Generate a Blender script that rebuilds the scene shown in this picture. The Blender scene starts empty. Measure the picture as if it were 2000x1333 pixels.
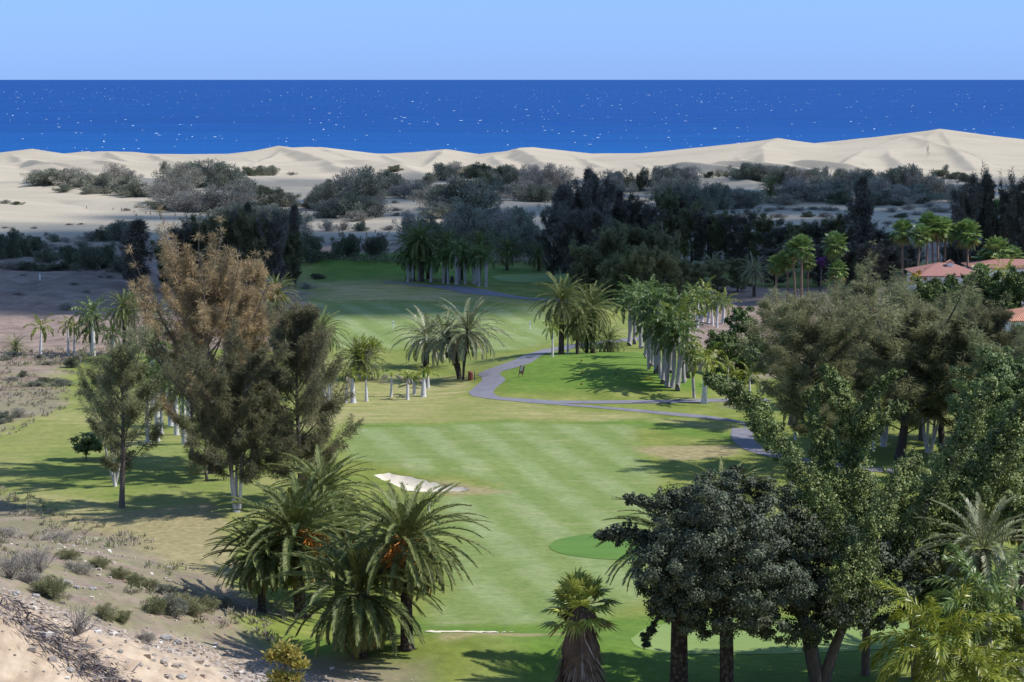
import bpy, math, random
import numpy as np
from mathutils import Vector, geometry
R = math.radians
PI = math.pi
rng = np.random.default_rng(7)
random.seed(7)
sc = bpy.context.scene
COL = sc.collection

# ------------------------------------------------------------------ camera
CAM_H = 42.0
FPX = 4500.0                      # focal length in pixels of the 2000 px wide photograph
PITCH = math.atan((666.5 - 156.0) / FPX)
cam_d = bpy.data.cameras.new('camera'); cam = bpy.data.objects.new('camera', cam_d); COL.objects.link(cam)
cam.location = (0, 0, CAM_H); cam.rotation_euler = (PI / 2 - PITCH, 0, 0)
cam_d.sensor_width = 36.0; cam_d.lens = 36.0 * FPX / 2000.0
cam_d.clip_start = 1.0; cam_d.clip_end = 2.0e6
sc.camera = cam

# ------------------------------------------------------------------ world, sun, exposure
SUN_EL, SUN_AZ = 50.0, 94.0       # azimuth clockwise from +Y (straight ahead); 90 = from the right
w = bpy.data.worlds.new('World'); sc.world = w; w.use_nodes = True
nt = w.node_tree; bg = nt.nodes['Background']
sky = nt.nodes.new('ShaderNodeTexSky'); sky.sky_type = 'NISHITA'; sky.sun_disc = False
sky.sun_elevation = R(SUN_EL); sky.sun_rotation = R(SUN_AZ); sky.altitude = 50
sky.air_density = 1.0; sky.dust_density = 0.0; sky.ozone_density = 3.0
tc = nt.nodes.new('ShaderNodeTexCoord'); sx = nt.nodes.new('ShaderNodeSeparateXYZ')
cr = nt.nodes.new('ShaderNodeValToRGB'); mx = nt.nodes.new('ShaderNodeMixRGB'); mx.blend_type = 'MULTIPLY'; mx.inputs[0].default_value = 1
cr.color_ramp.elements[0].position = 0.0; cr.color_ramp.elements[0].color = (0.130, 0.240, 0.660, 1)
cr.color_ramp.elements[1].position = 0.22; cr.color_ramp.elements[1].color = (.667, .667, .667, 1)
e = cr.color_ramp.elements.new(0.035); e.color = (0.185, 0.285, .640, 1)
nt.links.new(tc.outputs['Generated'], sx.inputs[0]); nt.links.new(sx.outputs['Z'], cr.inputs[0])
nt.links.new(sky.outputs[0], mx.inputs[1]); nt.links.new(cr.outputs[0], mx.inputs[2]); vm = nt.nodes.new('ShaderNodeVectorMath'); vm.operation = 'SCALE'; vm.inputs['Scale'].default_value = 1.5
nt.links.new(mx.outputs[0], vm.inputs[0]); nt.links.new(vm.outputs[0], bg.inputs[0])
bg.inputs[1].default_value = 0.14
sl = bpy.data.lights.new('sun', 'SUN'); sl.energy = 4.5; sl.angle = R(0.55); sl.color = (1.0, 0.955, 0.88)
so = bpy.data.objects.new('sun', sl); COL.objects.link(so)
SUND = Vector((math.sin(R(SUN_AZ)) * math.cos(R(SUN_EL)), math.cos(R(SUN_AZ)) * math.cos(R(SUN_EL)), math.sin(R(SUN_EL))))
so.rotation_euler = SUND.to_track_quat('Z', 'Y').to_euler(); so.location = SUND * 500
sc.view_settings.view_transform = 'Standard'; sc.view_settings.look = 'None'
sc.view_settings.exposure = 0.44; sc.view_settings.gamma = 1.0
sc.cycles.max_bounces = 6; sc.cycles.diffuse_bounces = 3; sc.cycles.transparent_max_bounces = 6
sc.cycles.use_denoising = True

# ------------------------------------------------------------------ numpy helpers
def _hash(ix, iy, s):
    n = (ix.astype(np.int64) * 374761393 + iy.astype(np.int64) * 668265263 + s * 1442695041) & 0xffffffff
    n = ((n ^ (n >> 13)) * 1274126177) & 0xffffffff
    return ((n ^ (n >> 16)) & 0xffff) / 65535.0
def vnoise(x, y, s=0):
    ix = np.floor(x); iy = np.floor(y); fx = x - ix; fy = y - iy
    fx = fx * fx * (3 - 2 * fx); fy = fy * fy * (3 - 2 * fy)
    a = _hash(ix, iy, s); b = _hash(ix + 1, iy, s); c = _hash(ix, iy + 1, s); d = _hash(ix + 1, iy + 1, s)
    return (a * (1 - fx) + b * fx) * (1 - fy) + (c * (1 - fx) + d * fx) * fy
def fbm(x, y, s=0, o=4):
    v = 0; a = .5; t = 0
    for k in range(o):
        v = v + a * vnoise(x * 2 ** k, y * 2 ** k, s + k * 17); t += a; a *= .5
    return v / t * 2 - 1
def sstep(a, b, x):
    t = np.clip((x - a) / (b - a), 0, 1); return t * t * (3 - 2 * t)
def ray(px, py):
    xc = (px - 1000.0) / FPX; yc = (666.5 - py) / FPX
    c, s = math.cos(PITCH), math.sin(PITCH)
    return (xc, c + yc * s, -s + yc * c)      # x, y(forward), z
def at_depth(px, py, Y):
    d = ray(px, py); return (d[0] / d[1] * Y, Y, CAM_H + d[2] / d[1] * Y)
def flat(px, py, z=0.0):
    d = ray(px, py); k = (z - CAM_H) / d[2]; return (d[0] * k, d[1] * k)
def pts(L, z=0.0): return np.array([flat(a, b, z) for a, b in L])
def poly_sd(poly, X, Y):
    """signed distance to a polygon, negative inside"""
    d = np.full(X.shape, 1e9); inside = np.zeros(X.shape, bool); n = len(poly)
    for i in range(n):
        ax, ay = poly[i]; bx, by = poly[(i + 1) % n]
        ex, ey = bx - ax, by - ay; L = ex * ex + ey * ey + 1e-9
        t = np.clip(((X - ax) * ex + (Y - ay) * ey) / L, 0, 1)
        d = np.minimum(d, (X - ax - t * ex) ** 2 + (Y - ay - t * ey) ** 2)
        c = ((ay > Y) != (by > Y)) & (X < ex * (Y - ay) / (ey + (1e-12 if ey == 0 else 0)) + ax); inside ^= c
    d = np.sqrt(d); return np.where(inside, -d, d)

# ------------------------------------------------------------------ terrain height
MOUNDS = []   # x, y, rx, ry, h
def mound(px, py, rx, ry, h):
    x, y = flat(px, py); MOUNDS.append((x, y, rx, ry, h))
mound(1150, 735, 15, 21, 2.6); mound(1290, 765, 9, 10, .8)
mound(700, 523, 22, 26, 2.6); mound(880, 560, 20, 14, .6)
mound(960, 1285, 11, 6, 1.3); mound(830, 1290, 7, 4, .5)
mound(800, 915, 12, 4, .9); mound(1190, 1066, 9, 6, .35)
mound(80, 560, 14, 12, 1.6); mound(230, 545, 9, 8, 1.8); mound(20, 590, 16, 9, 1.2); mound(160, 575, 8, 6, 1.0); mound(20, 745, 9, 6, 1.4)
BUNK1 = pts([(728, 929), (760, 929), (787, 931), (820, 936), (847, 941), (880, 947), (906, 952), (918, 955), (903, 958), (870, 959), (829, 959), (795, 957), (783, 950), (765, 942), (745, 935)])
BUNK2 = pts([(822, 1243), (845, 1240), (870, 1239), (920, 1240), (960, 1241), (985, 1242), (1003, 1244), (985, 1246), (950, 1247), (900, 1248), (855, 1247)])
RIDGES = []   # (points n x 3, slope_front, slope_back)
def ridge(L, sf, sb, z_add=0.0):
    P = []
    for (px, py, D) in L:
        p = at_depth(px, py, D); P.append((p[0], p[1], p[2] + z_add))
    P = np.array(P)
    RIDGES.append((P, sf, sb))
# skyline crests (px, py, distance)
ridge([(-260, 300, 1230), (-120, 306, 1220), (0, 303, 1210), (30, 298, 1205), (65, 291, 1200), (100, 299, 1195), (125, 306, 1190)], .12, .35)
ridge([(110, 308, 1270), (150, 300, 1260), (170, 296, 1255), (185, 300, 1255), (197, 296, 1250), (215, 296, 1245), (260, 297, 1240), (300, 301, 1240), (370, 306, 1230), (430, 306, 1230), (440, 309, 1230)], .11, .35)
ridge([(436, 309, 1235), (470, 303, 1230), (500, 296, 1225), (530, 291, 1220), (545, 286, 1215), (560, 289, 1225), (600, 287, 1235), (625, 288, 1240), (660, 296, 1240), (700, 301, 1240), (750, 301, 1245), (790, 299, 1250)], .13, .4)
ridge([(790, 301, 1270), (812, 302, 1260), (840, 296, 1250), (868, 292, 1245), (890, 298, 1240), (916, 307, 1240)], .10, .35)
ridge([(905, 308, 1230), (950, 302, 1225), (980, 297, 1220), (1003, 293, 1215), (1015, 289, 1225), (1040, 288, 1235), (1080, 292, 1240), (1120, 302, 1240), (1165, 308, 1240), (1270, 307, 1240), (1330, 300, 1230), (1400, 293, 1215), (1450, 283, 1200), (1480, 276, 1190), (1517, 271, 1185), (1540, 279, 1185), (1575, 293, 1190)], .125, .38)
ridge([(1570, 294, 1200), (1620, 294, 1195), (1680, 281, 1190), (1720, 276, 1185), (1768, 266, 1180), (1790, 265, 1190), (1815, 256, 1200), (1832, 253, 1205), (1840, 256, 1205), (1870, 275, 1200), (1900, 288, 1195), (1925, 293, 1190), (1955, 297, 1185), (1975, 304, 1180), (2060, 309, 1180), (2260, 306, 1200)], .13, .4)
# spurs running down towards the camera: they split lit and shaded faces
ridge([(545, 286.5, 1215), (575, 294, 1180), (610, 304, 1140), (640, 315, 1090), (662, 326, 1035), (690, 332, 1010)], .42, .14, .15)
ridge([(625, 288.5, 1238), (660, 300, 1200), (700, 312, 1150), (730, 320, 1110)], .38, .16, .1)
ridge([(1003, 293, 1214), (1022, 295, 1190), (1042, 306, 1150), (1062, 318, 1105), (1078, 327, 1070)], .5, .14, .3)
ridge([(1418, 291, 1212), (1420, 293, 1180), (1432, 301, 1150), (1444, 312, 1110), (1460, 324, 1070), (1475, 334, 1040)], .55, .15, .3)
ridge([(1517, 271.5, 1184), (1503, 278, 1168), (1490, 288, 1145), (1488, 298, 1120)], .26, .14, .2)
ridge([(1575, 294, 1190), (1585, 303, 1160), (1598, 309, 1135)], .5, .13, .2)
ridge([(1774, 266, 1180), (1800, 274, 1160), (1830, 284, 1140), (1862, 291, 1125), (1880, 297, 1112)], .34, .13, .6)
ridge([(1832, 253.5, 1204), (1818, 262, 1188), (1812, 272, 1166), (1812, 284, 1140)], .30, .15, .25)
ridge([(1955, 297, 1185), (1965, 303, 1165), (1985, 310, 1140)], .5, .14, .3)
# slip faces running down the seaward dunes
for (px, py, D, dx, h_) in ((28, 298, 1205, 18, 1), (215, 296, 1245, 22, 1), (300, 301, 1240, 26, .8), (380, 306, 1232, 20, .7), (470, 303, 1228, 20, .8), (868, 292, 1245, -14, 1), (745, 301, 1245, 24, .8), (960, 301, 1223, 14, .8), (1110, 299, 1240, 26, .9), (1200, 307, 1238, 24, .7), (1345, 299, 1225, 22, .9), (1480, 276, 1190, 8, 1.2), (1640, 290, 1192, 24, 1), (1715, 277, 1186, 22, 1.1), (1835, 254, 1205, 24, 1.1), (1700, 279, 1187, -30, .8), (560, 290, 1225, -30, 1.0)):
    z0 = at_depth(px, py, D)[2] - .15; P = []
    for q in (0, .12, .28, .5, .75, 1.0):
        x_ = at_depth(px + dx * 3.2 * q ** 1.2, 300, D - 190 * q)[0]; P.append((x_, D - 3 - 190 * q, 1.6 + (z0 - 1.6) * (1 - q) ** 1.25))
    RIDGES.append((np.array(P), .45, .16))
# second line of dunes
ridge([(-120, 322, 1100), (0, 318, 1095), (80, 316, 1090), (180, 311, 1090), (208, 309, 1085), (232, 320, 1055), (258, 334, 1015)], .12, .3)
ridge([(40, 335, 1035), (75, 325, 1040), (97, 318, 1040), (108, 324, 1020), (140, 334, 1000)], .2, .25)
ridge([(-150, 340, 985), (0, 336, 985), (60, 337, 985), (170, 338, 980), (300, 332, 1010)], .10, .25)
ridge([(600, 344, 985), (660, 338, 990), (700, 333, 995), (745, 327, 1000), (768, 318, 1005), (785, 319, 1000), (797, 327, 985), (815, 336, 965), (842, 346, 945)], .22, .22)
ridge([(470, 352, 955), (520, 345, 965), (600, 340, 975), (675, 340, 985)], .12, .3)
ridge([(930, 336, 1040), (1010, 333, 1050), (1090, 326, 1055), (1140, 328, 1050), (1235, 327, 1045), (1262, 332, 1030), (1278, 340, 1010)], .14, .28)
ridge([(1690, 345, 1000), (1780, 340, 1000), (1862, 338, 1000), (1905, 334, 1000), (1950, 341, 985), (1990, 352, 960)], .16, .25)
ridge([(1260, 352, 930), (1330, 348, 935), (1400, 346, 940), (1450, 346, 940), (1465, 356, 920), (1480, 372, 880)], .14, .25)
ridge([(-150, 362, 880), (0, 360, 880), (80, 354, 880), (100, 360, 870), (190, 378, 825), (300, 390, 800), (420, 400, 780)], .07, .22)
ridge([(-150, 398, 775), (0, 400, 770), (110, 401, 770), (220, 407, 755), (300, 419, 725), (380, 432, 700)], .06, .2)
ridge([(-150, 424, 705), (0, 424, 705), (160, 424, 705), (260, 431, 690), (330, 441, 668), (400, 452, 645)], .07, .2)
ridge([(740, 392, 800), (800, 388, 815), (860, 400, 790), (900, 420, 750)], .10, .2)
ridge([(980, 370, 880), (1040, 366, 890), (1090, 372, 875), (1130, 385, 840)], .10, .22)
ridge([(600, 447, 655), (680, 438, 670), (760, 428, 690), (850, 428, 690), (940, 440, 670)], .08, .18)
_RB = [(P.min(0), P.max(0)) for P, a, b in RIDGES]
_LF = (flat(0, 1150), )
def h_ridges(X, Y):
    base = sstep(620, 720, Y) * 1.0 + fbm(X / 60, Y / 60, 5) * 1.3 * sstep(600, 700, Y)
    base = base - sstep(1270, 1420, Y) * 9.0
    u = X / 50 + fbm(X / 170, Y / 240, 21, 2) * 2.2 + Y / 520; fr_ = u - np.floor(u)
    saw = np.where(fr_ < .20, fr_ / .20, (1 - fr_) / .80)
    base = base + saw * 4.6 * sstep(-.25, .35, fbm(X / 110, Y / 90, 23, 2)) * sstep(690, 800, Y) * (1 - sstep(1050, 1140, Y))
    out = base; k = 0.9
    for (P, sf, sb), (mn, mxx) in zip(RIDGES, _RB):
        m = np.where((X > mn[0] - 170) & (X < mxx[0] + 170) & (Y > mn[1] - 240) & (Y < mxx[1] + 120))[0]
        if len(m) == 0: continue
        x, y = X[m], Y[m]; best = np.full(x.shape, -1e9)
        wx = x + fbm(x / 25, y / 25, 9, 2) * 1.6; wy = y + fbm(x / 30, y / 30, 12, 2) * 4
        for i in range(len(P) - 1):
            a, b = P[i], P[i + 1]; ex, ey = b[0] - a[0], b[1] - a[1]; L = ex * ex + ey * ey + 1e-9
            t = np.clip(((wx - a[0]) * ex + (wy - a[1]) * ey) / L, 0, 1)
            qx, qy = wx - a[0] - t * ex, wy - a[1] - t * ey
            d = np.sqrt(qx * qx + qy * qy); side = np.sign(ex * qy - ey * qx)   # + = left of a->b (away from the camera for left-to-right crests)
            s = np.where(side > 0, sb, sf)
            dd = np.sqrt(d * d + 0.6) - .77
            zz = a[2] + t * (b[2] - a[2]) - s * dd / (1 + dd * s / 60)
            best = np.maximum(best, zz)
        o = out[m]; hh = np.clip(.5 + .5 * (best - o) / k, 0, 1)
        out[m] = o * (1 - hh) + best * hh + k * hh * (1 - hh)
    return out
def height(X, Y):
    X = np.atleast_1d(np.asarray(X, float)); Y = np.atleast_1d(np.asarray(Y, float)); sh = X.shape
    X = X.ravel(); Y = Y.ravel()
    z = fbm(X / 38, Y / 38, 1, 3) * 0.35 * sstep(120, 200, Y)
    z = z + fbm(X / 16 + 3, Y / 24, 2, 3) * 0.75 * sstep(345, 380, Y) * (1 - sstep(560, 620, Y))
    for (x, y, rx, ry, h) in MOUNDS:
        z = z + h * np.exp(-((X - x) / rx) ** 4 * .8 - ((Y - y) / ry) ** 2)
    # rough dirt ground beyond the left trees
    dl = sstep(-25, -45, X) * sstep(330, 380, Y) * (1 - sstep(560, 620, Y))
    z = z + dl * np.abs(fbm(X / 9, Y / 14, 33, 3)) * 1.3
    for B, dep in ((BUNK1, .70), (BUNK2, .18)):
        m = (np.abs(X - B[:, 0].mean()) < 20) & (np.abs(Y - B[:, 1].mean()) < 14)
        if m.any(): z[m] -= dep * sstep(.15, -.5, poly_sd(B, X[m], Y[m]))
    # gravel bank falling to the right, lower left corner
    t = np.clip((-13.5 - X + fbm(X / 6, Y / 6, 40, 3) * 1.6) / 20, 0, 2.2); t = t * t / (t + .12) 
    s = np.clip((212 - Y) / 62, 0, 1) ; s = s * s / (s + .06)
    near = t > 0
    z = z + 9.0 * t * s * sstep(60, 120, Y)
    z = z + (t * s > .02) * fbm(X / 1.3, Y / 1.3, 41, 3) * .12
    far = Y > 600
    if far.any(): z[far] = z[far] * (1 - sstep(600, 640, Y[far])) + h_ridges(X[far], Y[far])
    # hill the photograph was taken from, always below the line of sight
    hill = 40.0 - 0.30 * Y
    z = np.maximum(z, np.where(Y < 134, hill, -99))
    # near bank with the washed-out cut (lower left corner)
    c0 = at_depth(-160, 1080, 78); c1 = at_depth(0, 1178, 84); c2 = at_depth(100, 1250, 88); c3 = at_depth(235, 1333, 92); c4 = at_depth(420, 1440, 96)
    C = [c0, c1, c2, c3, c4]
    m = (Y < 125) & (X < 0)
    if m.any():
        x, y = X[m], Y[m]; best = np.full(x.shape, -1e9)
        wx = x + fbm(x / 1.5, y / 1.5, 50, 3) * .22
        for a, b in zip(C[:-1], C[1:]):
            ex, ey = b[0] - a[0], b[1] - a[1]; L = ex * ex + ey * ey
            t = np.clip(((wx - a[0]) * ex + (y - a[1]) * ey) / L, 0, 1)
            qx, qy = wx - a[0] - t * ex, y - a[1] - t * ey; d = np.sqrt(qx * qx + qy * qy)
            side = np.sign(ex * qy - ey * qx)
            zz = a[2] + t * (b[2] - a[2]) - np.where(side > 0, .8, .42) * d
            best = np.maximum(best, zz)
        best = best + fbm(x / .8, y / 2.5, 52, 3) * .14
        z[m] = np.maximum(z[m], best)
    return z.reshape(sh)
_T = np.concatenate([np.arange(60, 700, .5), np.arange(700, 1500, 1.0)])
def place(px, py):
    d = ray(px, py); X = d[0] / d[1] * _T; Z = CAM_H + d[2] / d[1] * _T
    H = height(X, _T); i = np.where(Z < H)[0]
    if len(i) == 0:
        k = int(np.argmin(Z - H)); return (float(X[k]), float(_T[k]), float(H[k]))
    k = i[0]
    if k == 0: return (float(X[0]), float(_T[0]), float(H[0]))
    a = Z[k - 1] - H[k - 1]; b = H[k] - Z[k]; f = a / (a + b + 1e-9)
    y = _T[k - 1] + f * (_T[k] - _T[k - 1]); x = d[0] / d[1] * y
    return (float(x), float(y), float(height(x, y)[0]))
def zt(px, py, Y): return at_depth(px, py, Y)[2]

# ------------------------------------------------------------------ materials
def new_mat(name):
    m = bpy.data.materials.new(name); m.use_nodes = True; n = m.node_tree.nodes; n.clear()
    return m, m.node_tree
def N(t, typ, **k):
    n = t.nodes.new('ShaderNode' + typ)
    for a, b in k.items(): setattr(n, a, b)
    return n
def ramp(t, fac, stops):
    r = N(t, 'ValToRGB'); els = r.color_ramp.elements
    while len(els) < len(stops): els.new(.5)
    for e_, (p, c) in zip(els, stops): e_.position = p; e_.color = (*c, 1) if len(c) == 3 else c
    t.links.new(fac, r.inputs[0]); return r.outputs[0]
def noise(t, vec, scale, detail=4, rough=.55, out='Fac'):
    n = N(t, 'TexNoise'); n.inputs['Scale'].default_value = scale; n.inputs['Detail'].default_value = detail; n.inputs['Roughness'].default_value = rough
    if vec is not None: t.links.new(vec, n.inputs['Vector'])
    return n.outputs[out]
def mapv(t, vec, s):
    m = N(t, 'Mapping'); m.inputs['Scale'].default_value = s; t.links.new(vec, m.inputs['Vector']); return m.outputs[0]
def mix(t, fac, a, b, mode='MIX'):
    m = N(t, 'MixRGB', blend_type=mode)
    for i, v in ((0, fac), (1, a), (2, b)):
        if isinstance(v, (int, float)): m.inputs[i].default_value = v
        elif isinstance(v, tuple): m.inputs[i].default_value = (*v, 1)
        else: t.links.new(v, m.inputs[i])
    return m.outputs[0]
def math_(t, op, a, b=None, c=None):
    m = N(t, 'Math', operation=op)
    for i, v in enumerate((a, b, c)):
        if v is None: continue
        if isinstance(v, (int, float)): m.inputs[i].default_value = v
        else: t.links.new(v, m.inputs[i])
    return m.outputs[0]
def bump(t, h, strength, dist):
    b = N(t, 'Bump'); b.inputs['Strength'].default_value = strength; b.inputs['Distance'].default_value = dist
    t.links.new(h, b.inputs['Height']); return b.outputs[0]
def finish(t, col, rough=.8, normal=None, spec=.3, trans=0.0):
    p = N(t, 'BsdfPrincipled'); o = N(t, 'OutputMaterial')
    if isinstance(col, tuple): p.inputs['Base Color'].default_value = (*col, 1)
    else: t.links.new(col, p.inputs['Base Color'])
    p.inputs['Roughness'].default_value = rough; p.inputs['Specular IOR Level'].default_value = spec
    if normal is not None: t.links.new(normal, p.inputs['Normal'])
    sh = p.outputs[0]
    if trans > 0:
        tr = N(t, 'BsdfTranslucent'); ms = N(t, 'MixShader'); ms.inputs[0].default_value = trans
        if isinstance(col, tuple): tr.inputs[0].default_value = (*col, 1)
        else: t.links.new(col, tr.inputs[0])
        t.links.new(sh, ms.inputs[1]); t.links.new(tr.outputs[0], ms.inputs[2]); sh = ms.outputs[0]
    t.links.new(sh, o.inputs[0]); return p
def leaf_mat(name, c1, c2, c3=None, dead=(0.16, 0.10, 0.05), rough=.5, spec=.4, trans=.2, clump=.35, cl=(.55, 1.35)):
    """leaf colours vary from leaf to leaf and from clump to clump; 'age' attribute turns leaves brown"""
    m, t = new_mat(name)
    g = N(t, 'NewGeometry'); col = ramp(t, g.outputs['Random Per Island'], [(0, c1), (.6, c2), (1, c3 or c2)])
    tcn = N(t, 'TexCoord'); n = noise(t, tcn.outputs['Object'], clump, 3)
    sc_ = ramp(t, n, [(.3, (cl[0],) * 3), (.7, (cl[1],) * 3)])
    col = mix(t, 1.0, col, sc_, 'MULTIPLY')
    oi = N(t, 'ObjectInfo'); col = mix(t, 1.0, col, ramp(t, oi.outputs['Random'], [(0, (.82, .86, .8)), (1, (1.12, 1.08, 1.1))]), 'MULTIPLY')
    a = N(t, 'Attribute'); a.attribute_name = 'age'
    col = mix(t, a.outputs['Fac'], col, dead)
    finish(t, col, rough, None, spec, trans); return m
def bark_mat(name, c1, c2, scale=6, stretch=.25, rough=.85, bstr=.6):
    m, t = new_mat(name); tcn = N(t, 'TexCoord'); v = mapv(t, tcn.outputs['Object'], (1, 1, stretch))
    n = noise(t, v, scale, 6, .65); col = ramp(t, n, [(.3, c1), (.7, c2)])
    finish(t, col, rough, bump(t, n, bstr, .05), .2); return m
def plain(name, c, rough=.7, var=.25, scale=3, spec=.3):
    m, t = new_mat(name); tcn = N(t, 'TexCoord'); n = noise(t, tcn.outputs['Object'], scale, 5, .6)
    k1 = tuple(x * (1 - var) for x in c); k2 = tuple(min(1, x * (1 + var)) for x in c)
    finish(t, ramp(t, n, [(.3, k1), (.7, k2)]), rough, bump(t, n, .3, .02), spec); return m

# ------------------------------------------------------------------ mesh helpers
def make_mesh(name, V, F, mat=None, age=None, smooth=False, attrs=None):
    V = np.ascontiguousarray(V, np.float32); F = np.ascontiguousarray(F, np.int32)
    me = bpy.data.meshes.new(name); k = F.shape[1]
    me.vertices.add(len(V)); me.vertices.foreach_set('co', V.ravel())
    me.loops.add(F.size); me.loops.foreach_set('vertex_index', F.ravel())
    me.polygons.add(len(F)); me.polygons.foreach_set('loop_start', np.arange(0, F.size, k, dtype=np.int32))
    try: me.polygons.foreach_set('loop_total', np.full(len(F), k, np.int32))
    except Exception: pass
    me.polygons.foreach_set('use_smooth', np.full(len(F), bool(smooth)))
    if age is not None:
        a = me.attributes.new('age', 'FLOAT', 'POINT'); a.data.foreach_set('value', np.ascontiguousarray(age, np.float32))
    for nm, arr in (attrs or {}).items():
        a = me.attributes.new(nm, 'FLOAT', 'POINT'); a.data.foreach_set('value', np.ascontiguousarray(arr, np.float32))
    me.update(calc_edges=True)
    if mat: me.materials.append(mat)
    return me
class G:
    def __init__(s): s.V = []; s.F = []; s.A = []; s.n = 0
    def add(s, V, F, age=0.0):
        V = np.asarray(V, float); F = np.asarray(F, int)
        s.V.append(V); s.F.append(F + s.n); s.A.append(np.full(len(V), age) if np.isscalar(age) else np.asarray(age)); s.n += len(V)
    def mesh(s, name, mat, smooth=False):
        return make_mesh(name, np.concatenate(s.V), np.concatenate(s.F), mat, np.concatenate(s.A), smooth)
def nrm(a): return a / (np.linalg.norm(a, axis=-1, keepdims=True) + 1e-9)
def tube(P, r, k=6, cap=True):
    P = np.asarray(P, float); n = len(P); r = np.broadcast_to(np.asarray(r, float), (n,))
    T = nrm(np.gradient(P, axis=0)); ref = np.array([0.31, 0.95, 0.05]) if abs(T[0][2]) > .6 else np.array([0, 0, 1.0])
    S = nrm(np.cross(T, ref)); U = np.cross(S, T)
    a = np.linspace(0, 2 * PI, k, endpoint=False)
    V = P[:, None] + r[:, None, None] * (S[:, None] * np.cos(a)[None, :, None] + U[:, None] * np.sin(a)[None, :, None])
    V = V.reshape(-1, 3); i = np.arange(n - 1)[:, None] * k; j = np.arange(k)[None, :]; j2 = (j + 1) % k
    F = np.stack([i + j, i + j2, i + k + j2, i + k + j], -1).reshape(-1, 4)
    return V, F
def diamonds(B, D, L, Wd, W, droop=0.0):
    """leaf blades: base B, direction D, length L, width direction Wd, width W"""
    L = np.asarray(L)[:, None] if np.ndim(L) else L; W = np.asarray(W)[:, None] if np.ndim(W) else W
    M = B + D * L * .45; Tp = B + D * L; Tp = Tp - np.array([0, 0, 1.]) * droop * L
    V = np.stack([B, M + Wd * W * .5, Tp, M - Wd * W * .5], 1).reshape(-1, 3)
    return V, np.arange(len(V)).reshape(-1, 4)
def box(c, s, rz=0.0):
    x, y, z = s[0] / 2, s[1] / 2, s[2] / 2
    V = np.array([[a, b, d] for d in (-z, z) for (a, b) in ((-x, -y), (x, -y), (x, y), (-x, y))])
    co, si = math.cos(rz), math.sin(rz); V = np.stack([V[:, 0] * co - V[:, 1] * si, V[:, 0] * si + V[:, 1] * co, V[:, 2]], 1) + np.array(c)
    return V, np.array([[3, 2, 1, 0], [4, 5, 6, 7], [0, 1, 5, 4], [1, 2, 6, 5], [2, 3, 7, 6], [3, 0, 4, 7]])

def link(name, data, parent=None, loc=(0, 0, 0), rot=(0, 0, 0), scale=(1, 1, 1)):
    o = bpy.data.objects.new(name, data); COL.objects.link(o)
    if parent: o.parent = parent
    o.location = loc; o.rotation_euler = rot; o.scale = scale if not np.isscalar(scale) else (scale,) * 3
    return o
def thing(name, label, cat, loc, rz=0.0, group=None, data=None, scale=1.0, kind=None):
    o = link(name, data, None, loc, (0, 0, rz), scale)
    o['label'] = label; o['category'] = cat
    if group: o['group'] = group
    if kind: o['kind'] = kind
    return o
def struct(name, me):
    o = link(name, me); o['kind'] = 'structure'; o['label'] = name.replace('_', ' ') + ' of the place'; o['category'] = name.replace('_', ' '); return o
ORD = ['leftmost', 'second from the left', 'third from the left', 'fourth from the left', 'fifth from the left', 'sixth from the left', 'seventh from the left', 'eighth from the left', 'ninth from the left', 'tenth from the left', 'eleventh from the left', 'twelfth from the left', 'thirteenth from the left', 'fourteenth from the left', 'fifteenth from the left', 'sixteenth from the left', 'seventeenth from the left', 'eighteenth from the left', 'nineteenth from the left', 'twentieth from the left', 'twenty-first from the left', 'twenty-second from the left']
def ordinal(i, n):
    if i == n - 1 and n > 2: return 'rightmost'
    return ORD[i]

# ================================================================== GROUND
FAIR = pts([(700, 838), (860, 832), (1060, 828), (1245, 834), (1243, 868), (1262, 905), (1300, 960), (1340, 1030), (1330, 1110), (1250, 1180), (1150, 1214), (960, 1218), (850, 1222), (870, 1150), (890, 1080), (850, 1010), (860, 972), (960, 962), (985, 948), (930, 935), (740, 922), (690, 905), (670, 870)])
FAIR2 = pts([(600, 592), (760, 590), (900, 596), (1060, 604), (1100, 640), (1060, 680), (960, 690), (820, 684), (700, 680), (600, 690), (560, 640)])
DRYBAND = pts([(600, 775), (900, 778), (1060, 800), (1450, 832), (1450, 848), (1200, 828), (1000, 826), (700, 834), (600, 840)])
DRY2 = pts([(700, 738), (930, 738), (915, 770), (900, 784), (700, 786), (600, 780)])
DRY3 = pts([(580, 548), (750, 552), (900, 566), (1060, 588), (1060, 596), (900, 590), (700, 584), (600, 586)])
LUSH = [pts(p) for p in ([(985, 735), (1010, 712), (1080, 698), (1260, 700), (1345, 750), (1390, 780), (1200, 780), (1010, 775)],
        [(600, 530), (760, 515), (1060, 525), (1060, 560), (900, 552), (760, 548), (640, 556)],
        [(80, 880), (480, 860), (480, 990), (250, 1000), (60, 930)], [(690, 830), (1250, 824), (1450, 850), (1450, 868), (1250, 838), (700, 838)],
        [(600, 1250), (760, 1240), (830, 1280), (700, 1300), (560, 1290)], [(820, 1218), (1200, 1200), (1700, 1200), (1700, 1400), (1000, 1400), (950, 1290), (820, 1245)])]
BROWN = [pts(p) for p in ([(880, 1290), (950, 1252), (1090, 1252), (1060, 1275), (960, 1285)], [(860, 940), (960, 958), (1000, 962), (850, 965)], [(1250, 878), (1450, 872), (1450, 895), (1300, 905)], [(60, 1010), (400, 990), (480, 1080), (430, 1180), (240, 1120), (100, 1060)])]
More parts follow.
